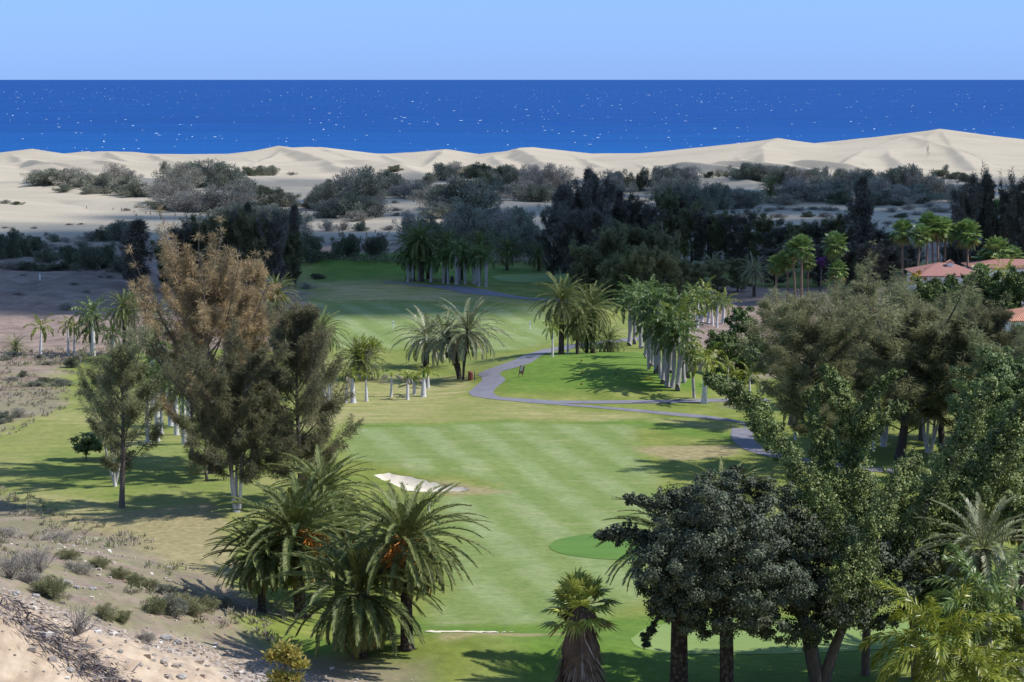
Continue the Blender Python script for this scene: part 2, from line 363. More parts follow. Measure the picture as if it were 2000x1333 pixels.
DIRT = [pts(p) for p in ([(-700, 480), (575, 500), (572, 560), (600, 590), (590, 640), (560, 690), (480, 690), (230, 692), (150, 705), (130, 760), (100, 800), (40, 828), (0, 850), (-700, 900)],
        [(-500, 940), (0, 960), (90, 1010), (160, 1030), (240, 1055), (300, 1110), (360, 1160), (470, 1185), (560, 1215), (500, 1230), (470, 1250), (520, 1285), (680, 1300), (830, 1318), (860, 1345), (900, 1500), (-500, 1500)],
        [(1405, 560), (2300, 560), (2300, 700), (1500, 740), (1440, 760), (1470, 800), (1420, 800), (1440, 730), (1330, 650), (1320, 560)])]
BANK = np.array([(-60, 150)] + [place(a, b)[:2] for a, b in ((-60, 1135), (0, 1150), (80, 1172), (140, 1195), (260, 1240), (400, 1262), (560, 1300), (700, 1328))] + [(-8, 120), (-10, 60), (-60, 60)])
def zones(X, Y):
    n1 = fbm(X / 5, Y / 9, 60, 4); n2 = fbm(X / 14, Y / 20, 61, 4); n3 = fbm(X / 1.6, Y / 2.6, 62, 3)
    def soft(poly, w_, nz=2.0):
        return sstep(w_, -w_, poly_sd(poly, X, Y) + n1 * nz)
    fair = np.maximum(soft(FAIR, 1.6, 1.2), soft(FAIR2, 2.5, 2.0))
    lush = np.zeros_like(X)
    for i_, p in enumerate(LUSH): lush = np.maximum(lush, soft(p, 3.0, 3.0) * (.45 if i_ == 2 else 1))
    dry = np.maximum.reduce([soft(DRYBAND, 2.5, 3) * .9, soft(DRY2, 2, 3) * .8, soft(DRY3, 4, 5) * .9])
    dry = np.clip(dry + .45 * sstep(.05, .6, n2) * (1 - fair), 0, 1)
    leftdry = sstep(-16, -34, X) * sstep(350, 250, Y); dry = np.clip(dry + leftdry * (.45 + n2 * .5), 0, 1)
    brown = np.zeros_like(X)
    for p in BROWN: brown = np.maximum(brown, soft(p, 1.2, 2.5))
    dirt = np.zeros_like(X)
    for i, p in enumerate(DIRT): dirt = np.maximum(dirt, soft(p, 2.0, 4.0 if i == 0 else 2.2))
    dirt = np.maximum(dirt, sstep(525, 545, Y + n1 * 5)); dirt = np.maximum(dirt, sstep(140, 125, Y))
    sand = sstep(560, 650, Y + n2 * 25)
    grav = soft(BANK, 2.5, 2.5)
    BP = np.array([at_depth(-160, 1080, 78)[:2], at_depth(0, 1183, 84)[:2], at_depth(100, 1258, 88)[:2], at_depth(235, 1340, 92)[:2], at_depth(420, 1440, 96)[:2], (-5, 60), (-60, 55)])
    bare = sstep(.5, -.5, poly_sd(BP, X, Y) + fbm(X / 1.1, Y / 1.6, 81, 3) * .8)
    grav = np.maximum(grav, sstep(142, 130, Y))
    return dict(z_bare=bare, z_fair=fair, z_lush=lush * (1 - brown), z_dry=dry, z_brown=brown, z_dirt=dirt, z_sand=sand, z_grav=grav)

def ground_material():
    m, t = new_mat('ground'); tcn = N(t, 'TexCoord'); P = tcn.outputs['Object']
    A = {}
    for k in ('z_bare', 'z_fair', 'z_lush', 'z_dry', 'z_brown', 'z_dirt', 'z_sand', 'z_grav'):
        a = N(t, 'Attribute'); a.attribute_name = k; A[k] = a.outputs['Fac']
    nf = noise(t, P, 1.3, 6, .65); nm = noise(t, P, .22, 5, .6); nl = noise(t, mapv(t, P, (.05, .03, .05)), 1, 5, .6); ns = noise(t, mapv(t, P, (.25, 1.0, 1)), .55, 5, .7)
    grass = ramp(t, nm, [(.3, (.110, .150, .026)), (.55, (.165, .195, .044)), (.75, (.235, .235, .075))])
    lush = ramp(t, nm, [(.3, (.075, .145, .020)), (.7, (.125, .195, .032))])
    dry = ramp(t, nl, [(.3, (.21, .215, .075)), (.5, (.30, .265, .125)), (.7, (.36, .31, .18))])
    dry = mix(t, ramp(t, ns, [(.42, (0, 0, 0)), (.66, (1, 1, 1))]), dry, (.17, .20, .055))
    col = mix(t, A['z_dry'], grass, dry)
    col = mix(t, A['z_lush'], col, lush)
    # mown fairway: parallel mower stripes that really run over the grass
    sep = N(t, 'SeparateXYZ'); t.links.new(P, sep.inputs[0])
    u = math_(t, 'ADD', math_(t, 'MULTIPLY', sep.outputs['X'], .972), math_(t, 'MULTIPLY', sep.outputs['Y'], .236))
    u = math_(t, 'ADD', u, math_(t, 'MULTIPLY', noise(t, mapv(t, P, (.03, .02, .02)), 1, 2), 1.2))
    s1 = math_(t, 'SINE', math_(t, 'MULTIPLY', u, 2 * PI / 5.9))
    s1 = math_(t, 'MULTIPLY_ADD', s1, .5, .5)
    s1 = ramp(t, s1, [(.2, (0, 0, 0)), (.8, (1, 1, 1))])
    s1 = math_(t, 'MULTIPLY', s1, ramp(t, noise(t, mapv(t, P, (.16, .10, 1)), 1.0, 4, .6), [(.32, (.25, .25, .25)), (.6, (1, 1, 1))]))
    f_dark = ramp(t, nm, [(.3, (.140, .190, .055)), (.7, (.180, .220, .075))])
    f_light = ramp(t, nm, [(.3, (.190, .240, .098)), (.7, (.245, .280, .138))])
    fair = mix(t, s1, f_dark, f_light)
    pn = noise(t, mapv(t, P, (.10, .45, 1)), 1.0, 6, .7)
    fair = mix(t, ramp(t, pn, [(.55, (0, 0, 0)), (.74, (.6, .6, .6))]), fair, (.31, .285, .17))
    fair = mix(t, ramp(t, noise(t, mapv(t, P, (.6, 1.6, 1)), 1.3, 4, .7), [(.35, (.35, .35, .35)), (.6, (0, 0, 0))]), fair, (.115, .19, .045))
    col = mix(t, A['z_fair'], col, fair)
    col = mix(t, 1.0, col, ramp(t, noise(t, mapv(t, P, (.6, 1.1, 1)), 1.0, 7, .75), [(.3, (.84, .86, .82)), (.7, (1.15, 1.13, 1.12))]), 'MULTIPLY')
    col = mix(t, A['z_brown'], col, ramp(t, nf, [(.3, (.20, .18, .08)), (.7, (.30, .25, .14))]))
    # dirt with scrubby patches
    dirt = ramp(t, nm, [(.28, (.13, .095, .085)), (.5, (.22, .165, .14)), (.75, (.31, .24, .20))])
    nearf = N(t, 'Math', operation='MULTIPLY_ADD', use_clamp=True); t.links.new(sep.outputs['Y'], nearf.inputs[0]); nearf.inputs[1].default_value = -1 / 70; nearf.inputs[2].default_value = 5.3
    dirt = mix(t, math_(t, 'MULTIPLY', ramp(t, noise(t, mapv(t, P, (.12, .35, 1)), 1.0, 6, .7), [(.36, (0, 0, 0)), (.56, (.85, .85, .85))]), nearf.outputs[0]), dirt, (.19, .18, .10))
    dirt = mix(t, ramp(t, noise(t, mapv(t, P, (.3, .3, 1)), 1.0, 5, .7), [(.60, (0, 0, 0)), (.72, (.6, .6, .6))]), dirt, (.38, .22, .14))
    col = mix(t, A['z_dirt'], col, dirt)
    vor = N(t, 'TexVoronoi'); vor.inputs['Scale'].default_value = 3.2; t.links.new(P, vor.inputs['Vector'])
    gr = ramp(t, vor.outputs['Distance'], [(0, (.48, .45, .41)), (.35, (.35, .295, .25)), (.6, (.21, .165, .13))])
    gr = mix(t, ramp(t, noise(t, P, .5, 5), [(.45, (0, 0, 0)), (.7, (.7, .7, .7))]), gr, (.34, .27, .20))
    col = mix(t, A['z_grav'], col, gr)
    col = mix(t, A['z_bare'], col, ramp(t, noise(t, mapv(t, P, (1, .4, 1)), 1.2, 7, .7), [(.3, (.27, .20, .14)), (.55, (.42, .33, .24)), (.75, (.50, .41, .31))]))
    sand = ramp(t, noise(t, mapv(t, P, (.02, .05, .02)), 1, 6, .6), [(.3, (.335, .292, .226)), (.7, (.405, .36, .286))])
    col = mix(t, A['z_sand'], col, sand)
    col = mix(t, .30, col, mix(t, 1.0, col, ramp(t, nf, [(.25, (.45, .45, .45)), (.75, (1.6, 1.6, 1.6))]), 'MULTIPLY'))
    hb = mix(t, A['z_sand'], nf, noise(t, mapv(t, P, (.5, .9, .5)), .35, 4))
    finish(t, col, .92, bump(t, hb, .5, .12), .15); return m
M_GROUND = ground_material()
def ground_sheet(name, rowsY, U):
    Yv = np.asarray(rowsY); half = np.maximum(.40 * Yv, 60)[:, None]
    X = U[None, :] * half * 1.0; Y = np.repeat(Yv[:, None], len(U), 1); xf = X.ravel(); yf = Y.ravel()
    Z = height(xf, yf); nr, nc = X.shape
    i = np.arange(nr - 1)[:, None] * nc; j = np.arange(nc - 1)[None, :]
    F = np.stack([i + j, i + j + 1, i + nc + j + 1, i + nc + j], -1).reshape(-1, 4)
    me = make_mesh(name, np.stack([xf, yf, Z], 1), F, M_GROUND, None, True, zones(xf, yf))
    return struct(name, me)
# columns: dense inside the view (|u| < .6), coarse outside
uc = np.concatenate([np.linspace(-1, -.60, 50, endpoint=False), np.linspace(-.60, .60, 980), np.linspace(.60, 1, 51)[1:]])
def ysteps(a, b, px):
    out = [a]
    while out[-1] < b:
        y = out[-1]; out.append(y + max(.22, px * y * y / (FPX * CAM_H)))
    out[-1] = b; return out
rows = [-80, -40, 0, 30, 50] + list(np.arange(60, 140, .7)) + ysteps(140, 620, 1.9)
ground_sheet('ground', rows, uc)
rows2 = list(np.linspace(620, 1000, 190)) + list(np.linspace(1000, 1300, 210))[1:] + list(np.linspace(1300, 1500, 16))[1:]
ground_sheet('sand_dunes', rows2, uc)

# sea -------------------------------------------------------------
def sea_material():
    m, t = new_mat('sea_water'); g = N(t, 'NewGeometry'); P = g.outputs['Position']
    n1 = noise(t, mapv(t, P, (.004, .012, 1)), 1, 8, .75); n2 = noise(t, mapv(t, P, (.00025, .0012, 1)), 1, 4, .6); n3 = noise(t, mapv(t, P, (.03, .07, 1)), 1, 6, .7)
    c = ramp(t, n1, [(.3, (.003, .042, .165)), (.7, (.005, .078, .275))])
    c = mix(t, ramp(t, n2, [(.4, (0, 0, 0)), (.7, (.7, .7, .7))]), c, (.004, .052, .21))
    c = mix(t, ramp(t, n3, [(.35, (.8, .8, .8)), (.55, (0, 0, 0))]), c, (.003, .038, .26))
    # greener shallows by the shore
    s = N(t, 'SeparateXYZ'); t.links.new(P, s.inputs[0])
    c = mix(t, ramp(t, math_(t, 'DIVIDE', s.outputs['Y'], 4000.0), [(.35, (.7, .7, .7)), (.62, (0, 0, 0))]), c, (.005, .088, .30))
    c = mix(t, ramp(t, noise(t, mapv(t, P, (.0006, .006, 1)), 1, 5, .7), [(.45, (0, 0, 0)), (.7, (.5, .5, .5))]), c, (.003, .040, .18))
    finish(t, c, .6, bump(t, n3, .6, 1.5), .05); return m
yy = np.concatenate([np.linspace(1280, 6000, 40), np.geomspace(6500, 600000, 40)])
ux = np.linspace(-1, 1, 21); X = ux[None] * (yy[:, None] * .8 + 800); Yg = np.repeat(yy[:, None], 21, 1)
i = np.arange(len(yy) - 1)[:, None] * 21; j = np.arange(20)[None]
SEA_Z = -4.0
struct('sea', make_mesh('sea', np.stack([X.ravel(), Yg.ravel(), np.full(X.size, SEA_Z)], 1), np.stack([i + j, i + j + 1, i + 22 + j, i + 21 + j], -1).reshape(-1, 4), sea_material()))
# whitecaps: low crests of foam, evenly strewn over the near sea and thinning out
m_foam = plain('sea_foam', (.74, .80, .85), .8, .08, 3, .05)
g = G(); nw = 950
for k in range(nw):
    D = 1450 * math.exp(random.random() ** .9 * math.log(9)); x = random.uniform(-.30, .30) * D
    L = random.choice([1, 1, 1, 1.6, 2.4]) * random.uniform(.25, .8) * (D / 2200) ** .6; hh = random.uniform(.10, .40) * (D / 2000) ** .5
    n = 7; u = np.linspace(-1, 1, n); prof = (1 - u * u) * np.random.default_rng(k).uniform(.4, 1, n)
    yb = D + np.random.default_rng(k + 9).uniform(-.6, .6, n) + u * random.uniform(-2, 2)
    base = np.stack([x + u * L, yb - .8, np.full(n, SEA_Z + .02)], 1); top = np.stack([x + u * L, yb, SEA_Z + .03 + prof * hh], 1); back = np.stack([x + u * L, yb + 2.2 * prof + .1, np.full(n, SEA_Z + .02)], 1)
    V = np.concatenate([base, top, back]); a = np.arange(n - 1)
    g.add(V, np.concatenate([np.stack([a, a + 1, a + n + 1, a + n], 1), np.stack([a + n, a + n + 1, a + 2 * n + 1, a + 2 * n], 1)]))
o = link('whitecap_foam', g.mesh('whitecap_foam', m_foam)); o['kind'] = 'stuff'; o['label'] = 'small white wave crests scattered over the deep blue sea'; o['category'] = 'sea foam'

# sheets laid on the ground -----------------------------------------
def sheet(name, outline, mat, dz=.02, step=1.5, kind='structure', label=None, cat=None):
    O = []
    n = len(outline)
    for a in range(n):
        p, q = outline[a], outline[(a + 1) % n]; L = math.hypot(q[0] - p[0], q[1] - p[1]); k = max(1, int(L / step))
        for s in range(k): O.append((p[0] + (q[0] - p[0]) * s / k, p[1] + (q[1] - p[1]) * s / k))
    O = np.array(O)
    # grid of interior points
    mn, mx_ = O.min(0), O.max(0); gx, gy = np.meshgrid(np.arange(mn[0], mx_[0], step), np.arange(mn[1], mx_[1], step)); gx = gx.ravel(); gy = gy.ravel()
    ins = poly_sd(O, gx, gy) < -step * .5
    P = [Vector((a, b)) for a, b in O] + [Vector((a, b)) for a, b in zip(gx[ins], gy[ins])]
    r = geometry.delaunay_2d_cdt(P, [], [list(range(len(O)))], 1, 1e-4)
    V = np.array([(v.x, v.y) for v in r[0]]); F = np.array([f for f in r[2] if len(f) == 3])
    z = height(V[:, 0], V[:, 1]) + dz
    me = make_mesh(name, np.column_stack([V, z]), F, mat, None, True)
    o = struct(name, me)
    if label: o['label'] = label; o['category'] = cat
    return o
def smooth_line(P, n=8):
    P = np.array(P, float); out = []
    for i in range(len(P) - 1):
        p0 = P[max(i - 1, 0)]; p1 = P[i]; p2 = P[i + 1]; p3 = P[min(i + 2, len(P) - 1)]
        for s in np.linspace(0, 1, n, endpoint=False):
            out.append(.5 * (2 * p1 + (p2 - p0) * s + (2 * p0 - 5 * p1 + 4 * p2 - p3) * s * s + (3 * p1 - p0 - 3 * p2 + p3) * s ** 3))
    out.append(P[-1]); return np.array(out)
def world_line(L): return np.array([place(a, b)[:2] for a, b in L])
m_path, t = new_mat('path_asphalt'); tcn = N(t, 'TexCoord'); nn = noise(t, tcn.outputs['Object'], .6, 8, .7)
finish(t, ramp(t, nn, [(.3, (.135, .135, .165)), (.55, (.175, .17, .20)), (.8, (.23, .22, .235))]), .85, bump(t, noise(t, tcn.outputs['Object'], 9, 4), .4, .02), .3)
m_edge = plain('worn_path_edge', (.30, .25, .18), .9, .3, 1.5)
EL = [(1044, 688), (1020, 696), (998, 706), (970, 716), (945, 725), (934, 732), (942, 742), (929, 755), (917, 766), (920, 773), (938, 777), (968, 781), (998, 784), (1040, 788), (1094, 792), (1180, 799), (1300, 811), (1380, 819), (1446, 827), (1452, 838)]
ER = [(1460, 834), (1450, 824), (1385, 813), (1300, 805), (1180, 795), (1098, 788), (1098, 784.5), (1000, 778), (975, 775), (966, 770), (964, 765), (972, 756), (986, 744), (984, 738), (976, 732), (984, 725), (1016, 716), (1048, 702), (1083, 687), (1092, 681), (1060, 683)]
lw = smooth_line(world_line(EL), 4); rw = smooth_line(world_line(ER), 4)
sheet('path', np.concatenate([lw, rw]), m_path, .035, .9, label='winding grey cart path curving through the golf course', cat='path')
cen = np.concatenate([lw, rw]); cc = cen.mean(0)
def strip(name, L, w_, mat, dz, label, n=6):
    W = smooth_line(world_line(L), n); T = np.gradient(W, axis=0); T /= np.linalg.norm(T, axis=1)[:, None]; Nn = np.stack([-T[:, 1], T[:, 0]], 1)
    w_ = np.interp(np.linspace(0, 1, len(W)), np.linspace(0, 1, len(np.atleast_1d(w_))), np.atleast_1d(w_))[:, None]
    k = 4; rowsv = [W + Nn * w_ * f for f in np.linspace(-.5, .5, k)]; V = np.concatenate(rowsv); z = height(V[:, 0], V[:, 1]) + dz; n_ = len(W)
    i = np.arange(k - 1)[:, None] * n_; j = np.arange(n_ - 1)[None]
    F = np.stack([i + j, i + j + 1, i + n_ + j + 1, i + n_ + j], -1).reshape(-1, 4)
    o = struct(name, make_mesh(name, np.column_stack([V, z]), F, mat, None, True)); o['label'] = label; o['category'] = 'path'; return o
strip('path', [(1090, 786), (1160, 786.5), (1230, 786), (1310, 785), (1400, 783), (1500, 781)], 2.0, m_path, .05, 'thin grey path branching off at the foot of the tee mound')
strip('path', [(1452, 838), (1449, 850), (1456, 865), (1480, 880), (1530, 893), (1580, 902), (1680, 915), (1800, 925)], 2.6, m_path, .05, 'grey cart path bending right behind the leafy climbing trees')
strip('path', [(752, 551), (800, 556), (850, 560), (900, 565), (930, 571), (985, 578), (1034, 584), (1120, 590)], [2.2, 2.4, 3, 5.5, 6.5, 3.2, 3, 3], m_path, .05, 'distant shaded cart path in front of the dark palm grove')
strip('path', [(1086, 684), (1110, 678), (1150, 672), (1200, 667), (1260, 660), (1330, 655)], [4, 3, 3, 3, 3, 3], m_path, .045, 'stretch of cart path passing behind the tall date palms')
def rough_outline(B, k=3, amp=.25, seed=3):
    W = smooth_line(np.vstack([B, B[:1]]), k)[:-1]; r_ = np.random.default_rng(seed)
    return W + r_.normal(0, amp, W.shape)
m_bsand = plain('bunker_sand', (.62, .56, .46), .95, .07, 2.0, .1)
sheet('sand_bunker', rough_outline(BUNK1, 4, .07), m_bsand, .03, .8, label='large pointed sand bunker left of the striped fairway', cat='bunker')
sheet('sand_bunker', rough_outline(BUNK2, 4, .10), m_bsand, .06, .6, label='thin white sand bunker right of the foreground date palms', cat='bunker')
m_green, t = new_mat('short_cut_green'); tcn = N(t, 'TexCoord'); nn = noise(t, mapv(t, tcn.outputs['Object'], (.15, .4, 1)), 1, 5, .6)
finish(t, ramp(t, nn, [(.3, (.070, .150, .024)), (.7, (.100, .185, .036))]), .85, None, .2)
m_green2, t = new_mat('putting_green'); tcn = N(t, 'TexCoord'); nn = noise(t, mapv(t, tcn.outputs['Object'], (.15, .4, 1)), 1, 5, .6)
finish(t, ramp(t, nn, [(.3, (.155, .23, .065)), (.7, (.195, .26, .085))]), .85, None, .2)
GRN = [(1072, 1068), (1082, 1058), (1110, 1050), (1160, 1043), (1220, 1042), (1290, 1046), (1330, 1062), (1320, 1082), (1260, 1093), (1180, 1093), (1110, 1085), (1080, 1076)]
sheet('tee_ground', smooth_line(np.vstack([world_line(GRN), world_line(GRN)[:1]]), 4)[:-1], m_green, .03, 1.2, label='oval patch of deep green turf at the edge of the fairway', cat='lawn')
GR2 = [(1232, 1250), (1262, 1228), (1330, 1216), (1450, 1211), (1600, 1212), (1760, 1215), (1880, 1228), (1850, 1256), (1700, 1270), (1560, 1277), (1400, 1279), (1290, 1274), (1245, 1264)]
sheet('putting_green', smooth_line(np.vstack([world_line(GR2), world_line(GR2)[:1]]), 4)[:-1], m_green2, .03, 1.2, label='pale smooth putting green under the broad dark trees', cat='lawn')
GR3 = [(960, 541), (1000, 537), (1080, 534), (1160, 537), (1180, 545), (1080, 552), (990, 551)]
sheet('putting_green', smooth_line(np.vstack([world_line(GR3), world_line(GR3)[:1]]), 4)[:-1], m_green2, .05, 4, label='far putting green behind the tall pair of date palms', cat='lawn')
print('terrain done')

# ================================================================== PLANT MESHES
Zax = np.array([0, 0, 1.0])
def frond(g, org, L, az, e0, bend, nl=34, ll=.5, wd=.06, va=.35, age=0.0, r_=None, droop=.25, base=.14, bw=.05, planes=False, sweep=0.0):
    n = 9; t = np.linspace(0, 1, n); el = e0 - bend * t ** 1.25; azs = az + sweep * t
    D = np.stack([np.cos(el) * np.cos(azs), np.cos(el) * np.sin(azs), np.sin(el)], 1)
    P = np.vstack([[0, 0, 0], np.cumsum((D[:-1] + D[1:]) * .5 * L / (n - 1), 0)]) + org
    S = np.stack([-np.sin(azs), np.cos(azs), 0 * azs], 1); U = np.cross(D, S) * 1.0
    w_ = np.linspace(bw, .012, n)[:, None]
    V = np.concatenate([P - S * w_, P + S * w_]); a = np.arange(n - 1)
    g.add(V, np.stack([a, a + 1, a + n + 1, a + n], 1), min(1, age + .12))
    ti = np.linspace(base, .99, nl) + r_.normal(0, .004, nl); k = ti * (n - 1)
    def ip(A): return np.stack([np.interp(k, np.arange(n), A[:, c]) for c in range(3)], 1)
    Pi, Di, Si, Ui = ip(P), nrm(ip(D)), nrm(ip(S)), nrm(ip(U))
    prof = np.sin(PI * (.12 + .80 * ti)) ** .55
    ang = np.interp(ti, [0, 1], [R(62), R(20)])
    for sd in (-1, 1):
        v = va + r_.normal(0, .12 if not planes else .65, nl)
        aa = ang + r_.normal(0, .07, nl)
        d = Di * np.cos(aa)[:, None] + (Si * sd * np.cos(v)[:, None] - Ui * np.sin(v)[:, None] * -1) * np.sin(aa)[:, None]
        d = nrm(d); W = nrm(Di - d * (d * Di).sum(1, keepdims=True))
        Vl, Fl = diamonds(Pi, d, ll * prof * r_.uniform(.85, 1.1, nl), W, wd, droop)
        g.add(Vl, Fl, np.repeat(np.clip(age + r_.normal(0, .04, nl) + .25 * (ti > .93) * (age > .02), 0, 1), 4))
    return P
GA = 2.399963
def canary_crown(seed, nf=80, L=4.6, lo=-42, hi=84, nl=34, spread=1.0, ll=.60, date=False, b0=48, b1=45):
    """feather palm crown; returns mesh, radius ~4.2 m"""
    r_ = np.random.default_rng(seed); g = G()
    for k in range(nf):
        f = (k + .5) / nf; e0 = R(hi + (lo - hi) * f ** (.85 if not date else .75)) + r_.normal(0, .07)
        az = k * GA + r_.normal(0, .12)
        b = R(b0 + b1 * f) * r_.uniform(.75, 1.15) * (1.0 if not date else .95)
        l = L * ((.64 if b0 > 48 else .80) + (.42 if b0 > 48 else .25) * math.sin(PI * min(1, f * 1.1 + .1))) * r_.uniform(.9, 1.08)
        age = 0.0 if f < .7 else (f - .7) * .9 * r_.random()
        if f > .93 and r_.random() < .6: age = .75
        c, s = math.cos(az), math.sin(az)
        frond(g, np.array([c * .22, s * .22, .35 - .5 * f]), l, az, e0, b, nl, ll, .062 if not date else .085, .42 if not date else .3, age, r_, .05 + .10 * f, .12, .05, False, r_.normal(0, .25))
    return g.mesh('crown', M_CAN)
def royal_crown(seed, nf=18, L=3.2, yellow=False, mat=None, lo=-30, nl=34, ll=.62):
    r_ = np.random.default_rng(seed); g = G()
    for k in range(nf):
        f = (k + .5) / nf; e0 = R(82 + (lo - 82) * f) + r_.normal(0, .08); az = k * GA + r_.normal(0, .2)
        frond(g, np.array([0, 0, 0.0]), L * r_.uniform(.85, 1.08), az, e0, R(58 + 30 * f) * r_.uniform(.8, 1.1), nl, ll, .105, .15, max(0, (f - .8) * 1.2) * r_.random(), r_, .28, .16, .045, True, r_.normal(0, .3))
    return g.mesh('crown', mat or M_ROY)
def dead_fronds(seed, n=6, L=2.6, mat=None, ll=.4, spread=.35):
    r_ = np.random.default_rng(seed); g = G()
    for k in range(n):
        az = k * GA * 1.3 + r_.normal(0, .3)
        frond(g, np.array([math.cos(az) * .15, math.sin(az) * .15, -.1]), L * r_.uniform(.7, 1.1), az, R(r_.uniform(-5, 40)), R(r_.uniform(95, 125)), 16, ll, .07, -.5, .9, r_, .9, .2, .05)
    return g.mesh('dead_fronds', mat or M_CAN)
def fan_crown(seed, nf=44, pet=.95, rad=1.0, lo=-75, mat=None, wd=.16):
    r_ = np.random.default_rng(seed); g = G()
    for k in range(nf):
        f = (k + .5) / nf; e0 = R(82 + (lo - 82) * f) + r_.normal(0, .08); az = k * GA + r_.normal(0, .12)
        age = 0 if f < .82 else r_.random() * .7
        D = np.array([math.cos(e0) * math.cos(az), math.cos(e0) * math.sin(az), math.sin(e0)]); S = np.array([-math.sin(az), math.cos(az), 0]); U = np.cross(S, D)
        pl = pet * r_.uniform(.75, 1.15); P = np.array([[0, 0, 0], D * pl * .5 + Zax * .04, D * pl - Zax * .05 * pl])
        V, F = tube(P, [.035, .03, .022], 3); g.add(V, F, .1 + age * .5)
        c = P[-1]; tilt = r_.uniform(-.6, .1); D2 = nrm(D * math.cos(tilt) + U * math.sin(tilt)); n = 22
        a = np.linspace(R(-118), R(118), n); fold = .16 * np.where(np.arange(n) % 2, 1, -1)
        d = nrm(D2[None] * np.cos(a)[:, None] + S[None] * np.sin(a)[:, None] - np.cross(S, D2)[None] * (.22 * np.abs(np.sin(a)) + fold * .4)[:, None] - Zax * .12)
        W = nrm(np.cross(d, np.cross(S, D2)[None].repeat(n, 0)) + np.cross(S, D2) * fold[:, None] * 2)
        V, F = diamonds(np.repeat(c[None], n, 0), d, rad * (.72 + .28 * np.cos(a)) * r_.uniform(.85, 1.05, n), W, wd, .22)
        g.add(V, F, np.repeat(np.clip(age + r_.normal(0, .05, n), 0, 1), 4))
    return g.mesh('crown', mat or M_FAN)
def fan_skirt(seed, H=4.2, r0=.40, r1=1.35, n=2200):
    """thatch of dead leaves hanging round the trunk"""
    r_ = np.random.default_rng(seed); g = G(); z = -H * r_.random(n) ** .8; az = r_.random(n) * 2 * PI
    rr = (r0 + (r1 - r0) * (-z / H)) * (.75 + .25 * r_.random(n)) * (1 + .15 * np.sin(az * 3))
    B = np.stack([rr * .55 * np.cos(az), rr * .55 * np.sin(az), z + .2], 1)
    D = nrm(np.stack([np.cos(az) * .30, np.sin(az) * .30, -np.ones(n)], 1) + r_.normal(0, .13, (n, 3)))
    T = nrm(np.stack([-np.sin(az), np.cos(az), 0 * az], 1) + r_.normal(0, .3, (n, 3)))
    V, F = diamonds(B, D, r_.uniform(.6, 1.9, n), T, r_.uniform(.04, .13, n)); g.add(V, F, np.repeat(r_.random(n) ** 2 * .8, 4))
    V, F = tube([[0, 0, .2], [0, 0, -H * .5], [0, 0, -H]], [r0 * .5, r1 * .6, r1 * .55], 10); g.add(V, F, .1)
    return g.mesh('dead_leaf_skirt', M_THATCH)
def trunk_mesh(name, prof, mat, k=12, lean=0.0, wob=.0, seed=0):
    """unit height trunk, prof = list of (t, radius)"""
    r_ = np.random.default_rng(seed); t = np.linspace(0, 1, 22); r = np.interp(t, *zip(*prof))
    P = np.stack([lean * t ** 2 + wob * np.sin(t * 5), wob * np.cos(t * 4) * .6, t], 1)
    V, F = tube(P, r, k); V = V.copy()
    return make_mesh(name, V, F, mat, None, True)
def fruit_mesh(seed):
    r_ = np.random.default_rng(seed); g = G(); n = 170
    V, F = tube([[0, 0, 0], [.35, 0, .12], [.75, 0, -.05]], [.05, .04, .03], 4); g.add(V, F, .3)
    B = np.array([.70, 0, -.05]) + r_.normal(0, .05, (n, 3)); D = nrm(np.stack([r_.normal(.35, .35, n), r_.normal(0, .4, n), -np.abs(r_.normal(.8, .35, n))], 1))
    V, F = diamonds(B, D, r_.uniform(.4, .95, n), nrm(r_.normal(0, 1, (n, 3))), .065); g.add(V, F, 0)
    c = B + D * r_.uniform(.3, .85, n)[:, None]; V, F = diamonds(c, nrm(r_.normal(0, 1, (n, 3))), .16, nrm(r_.normal(0, 1, (n, 3))), .11); g.add(V, F, 0)
    return g.mesh('fruit_cluster', M_FRUIT)

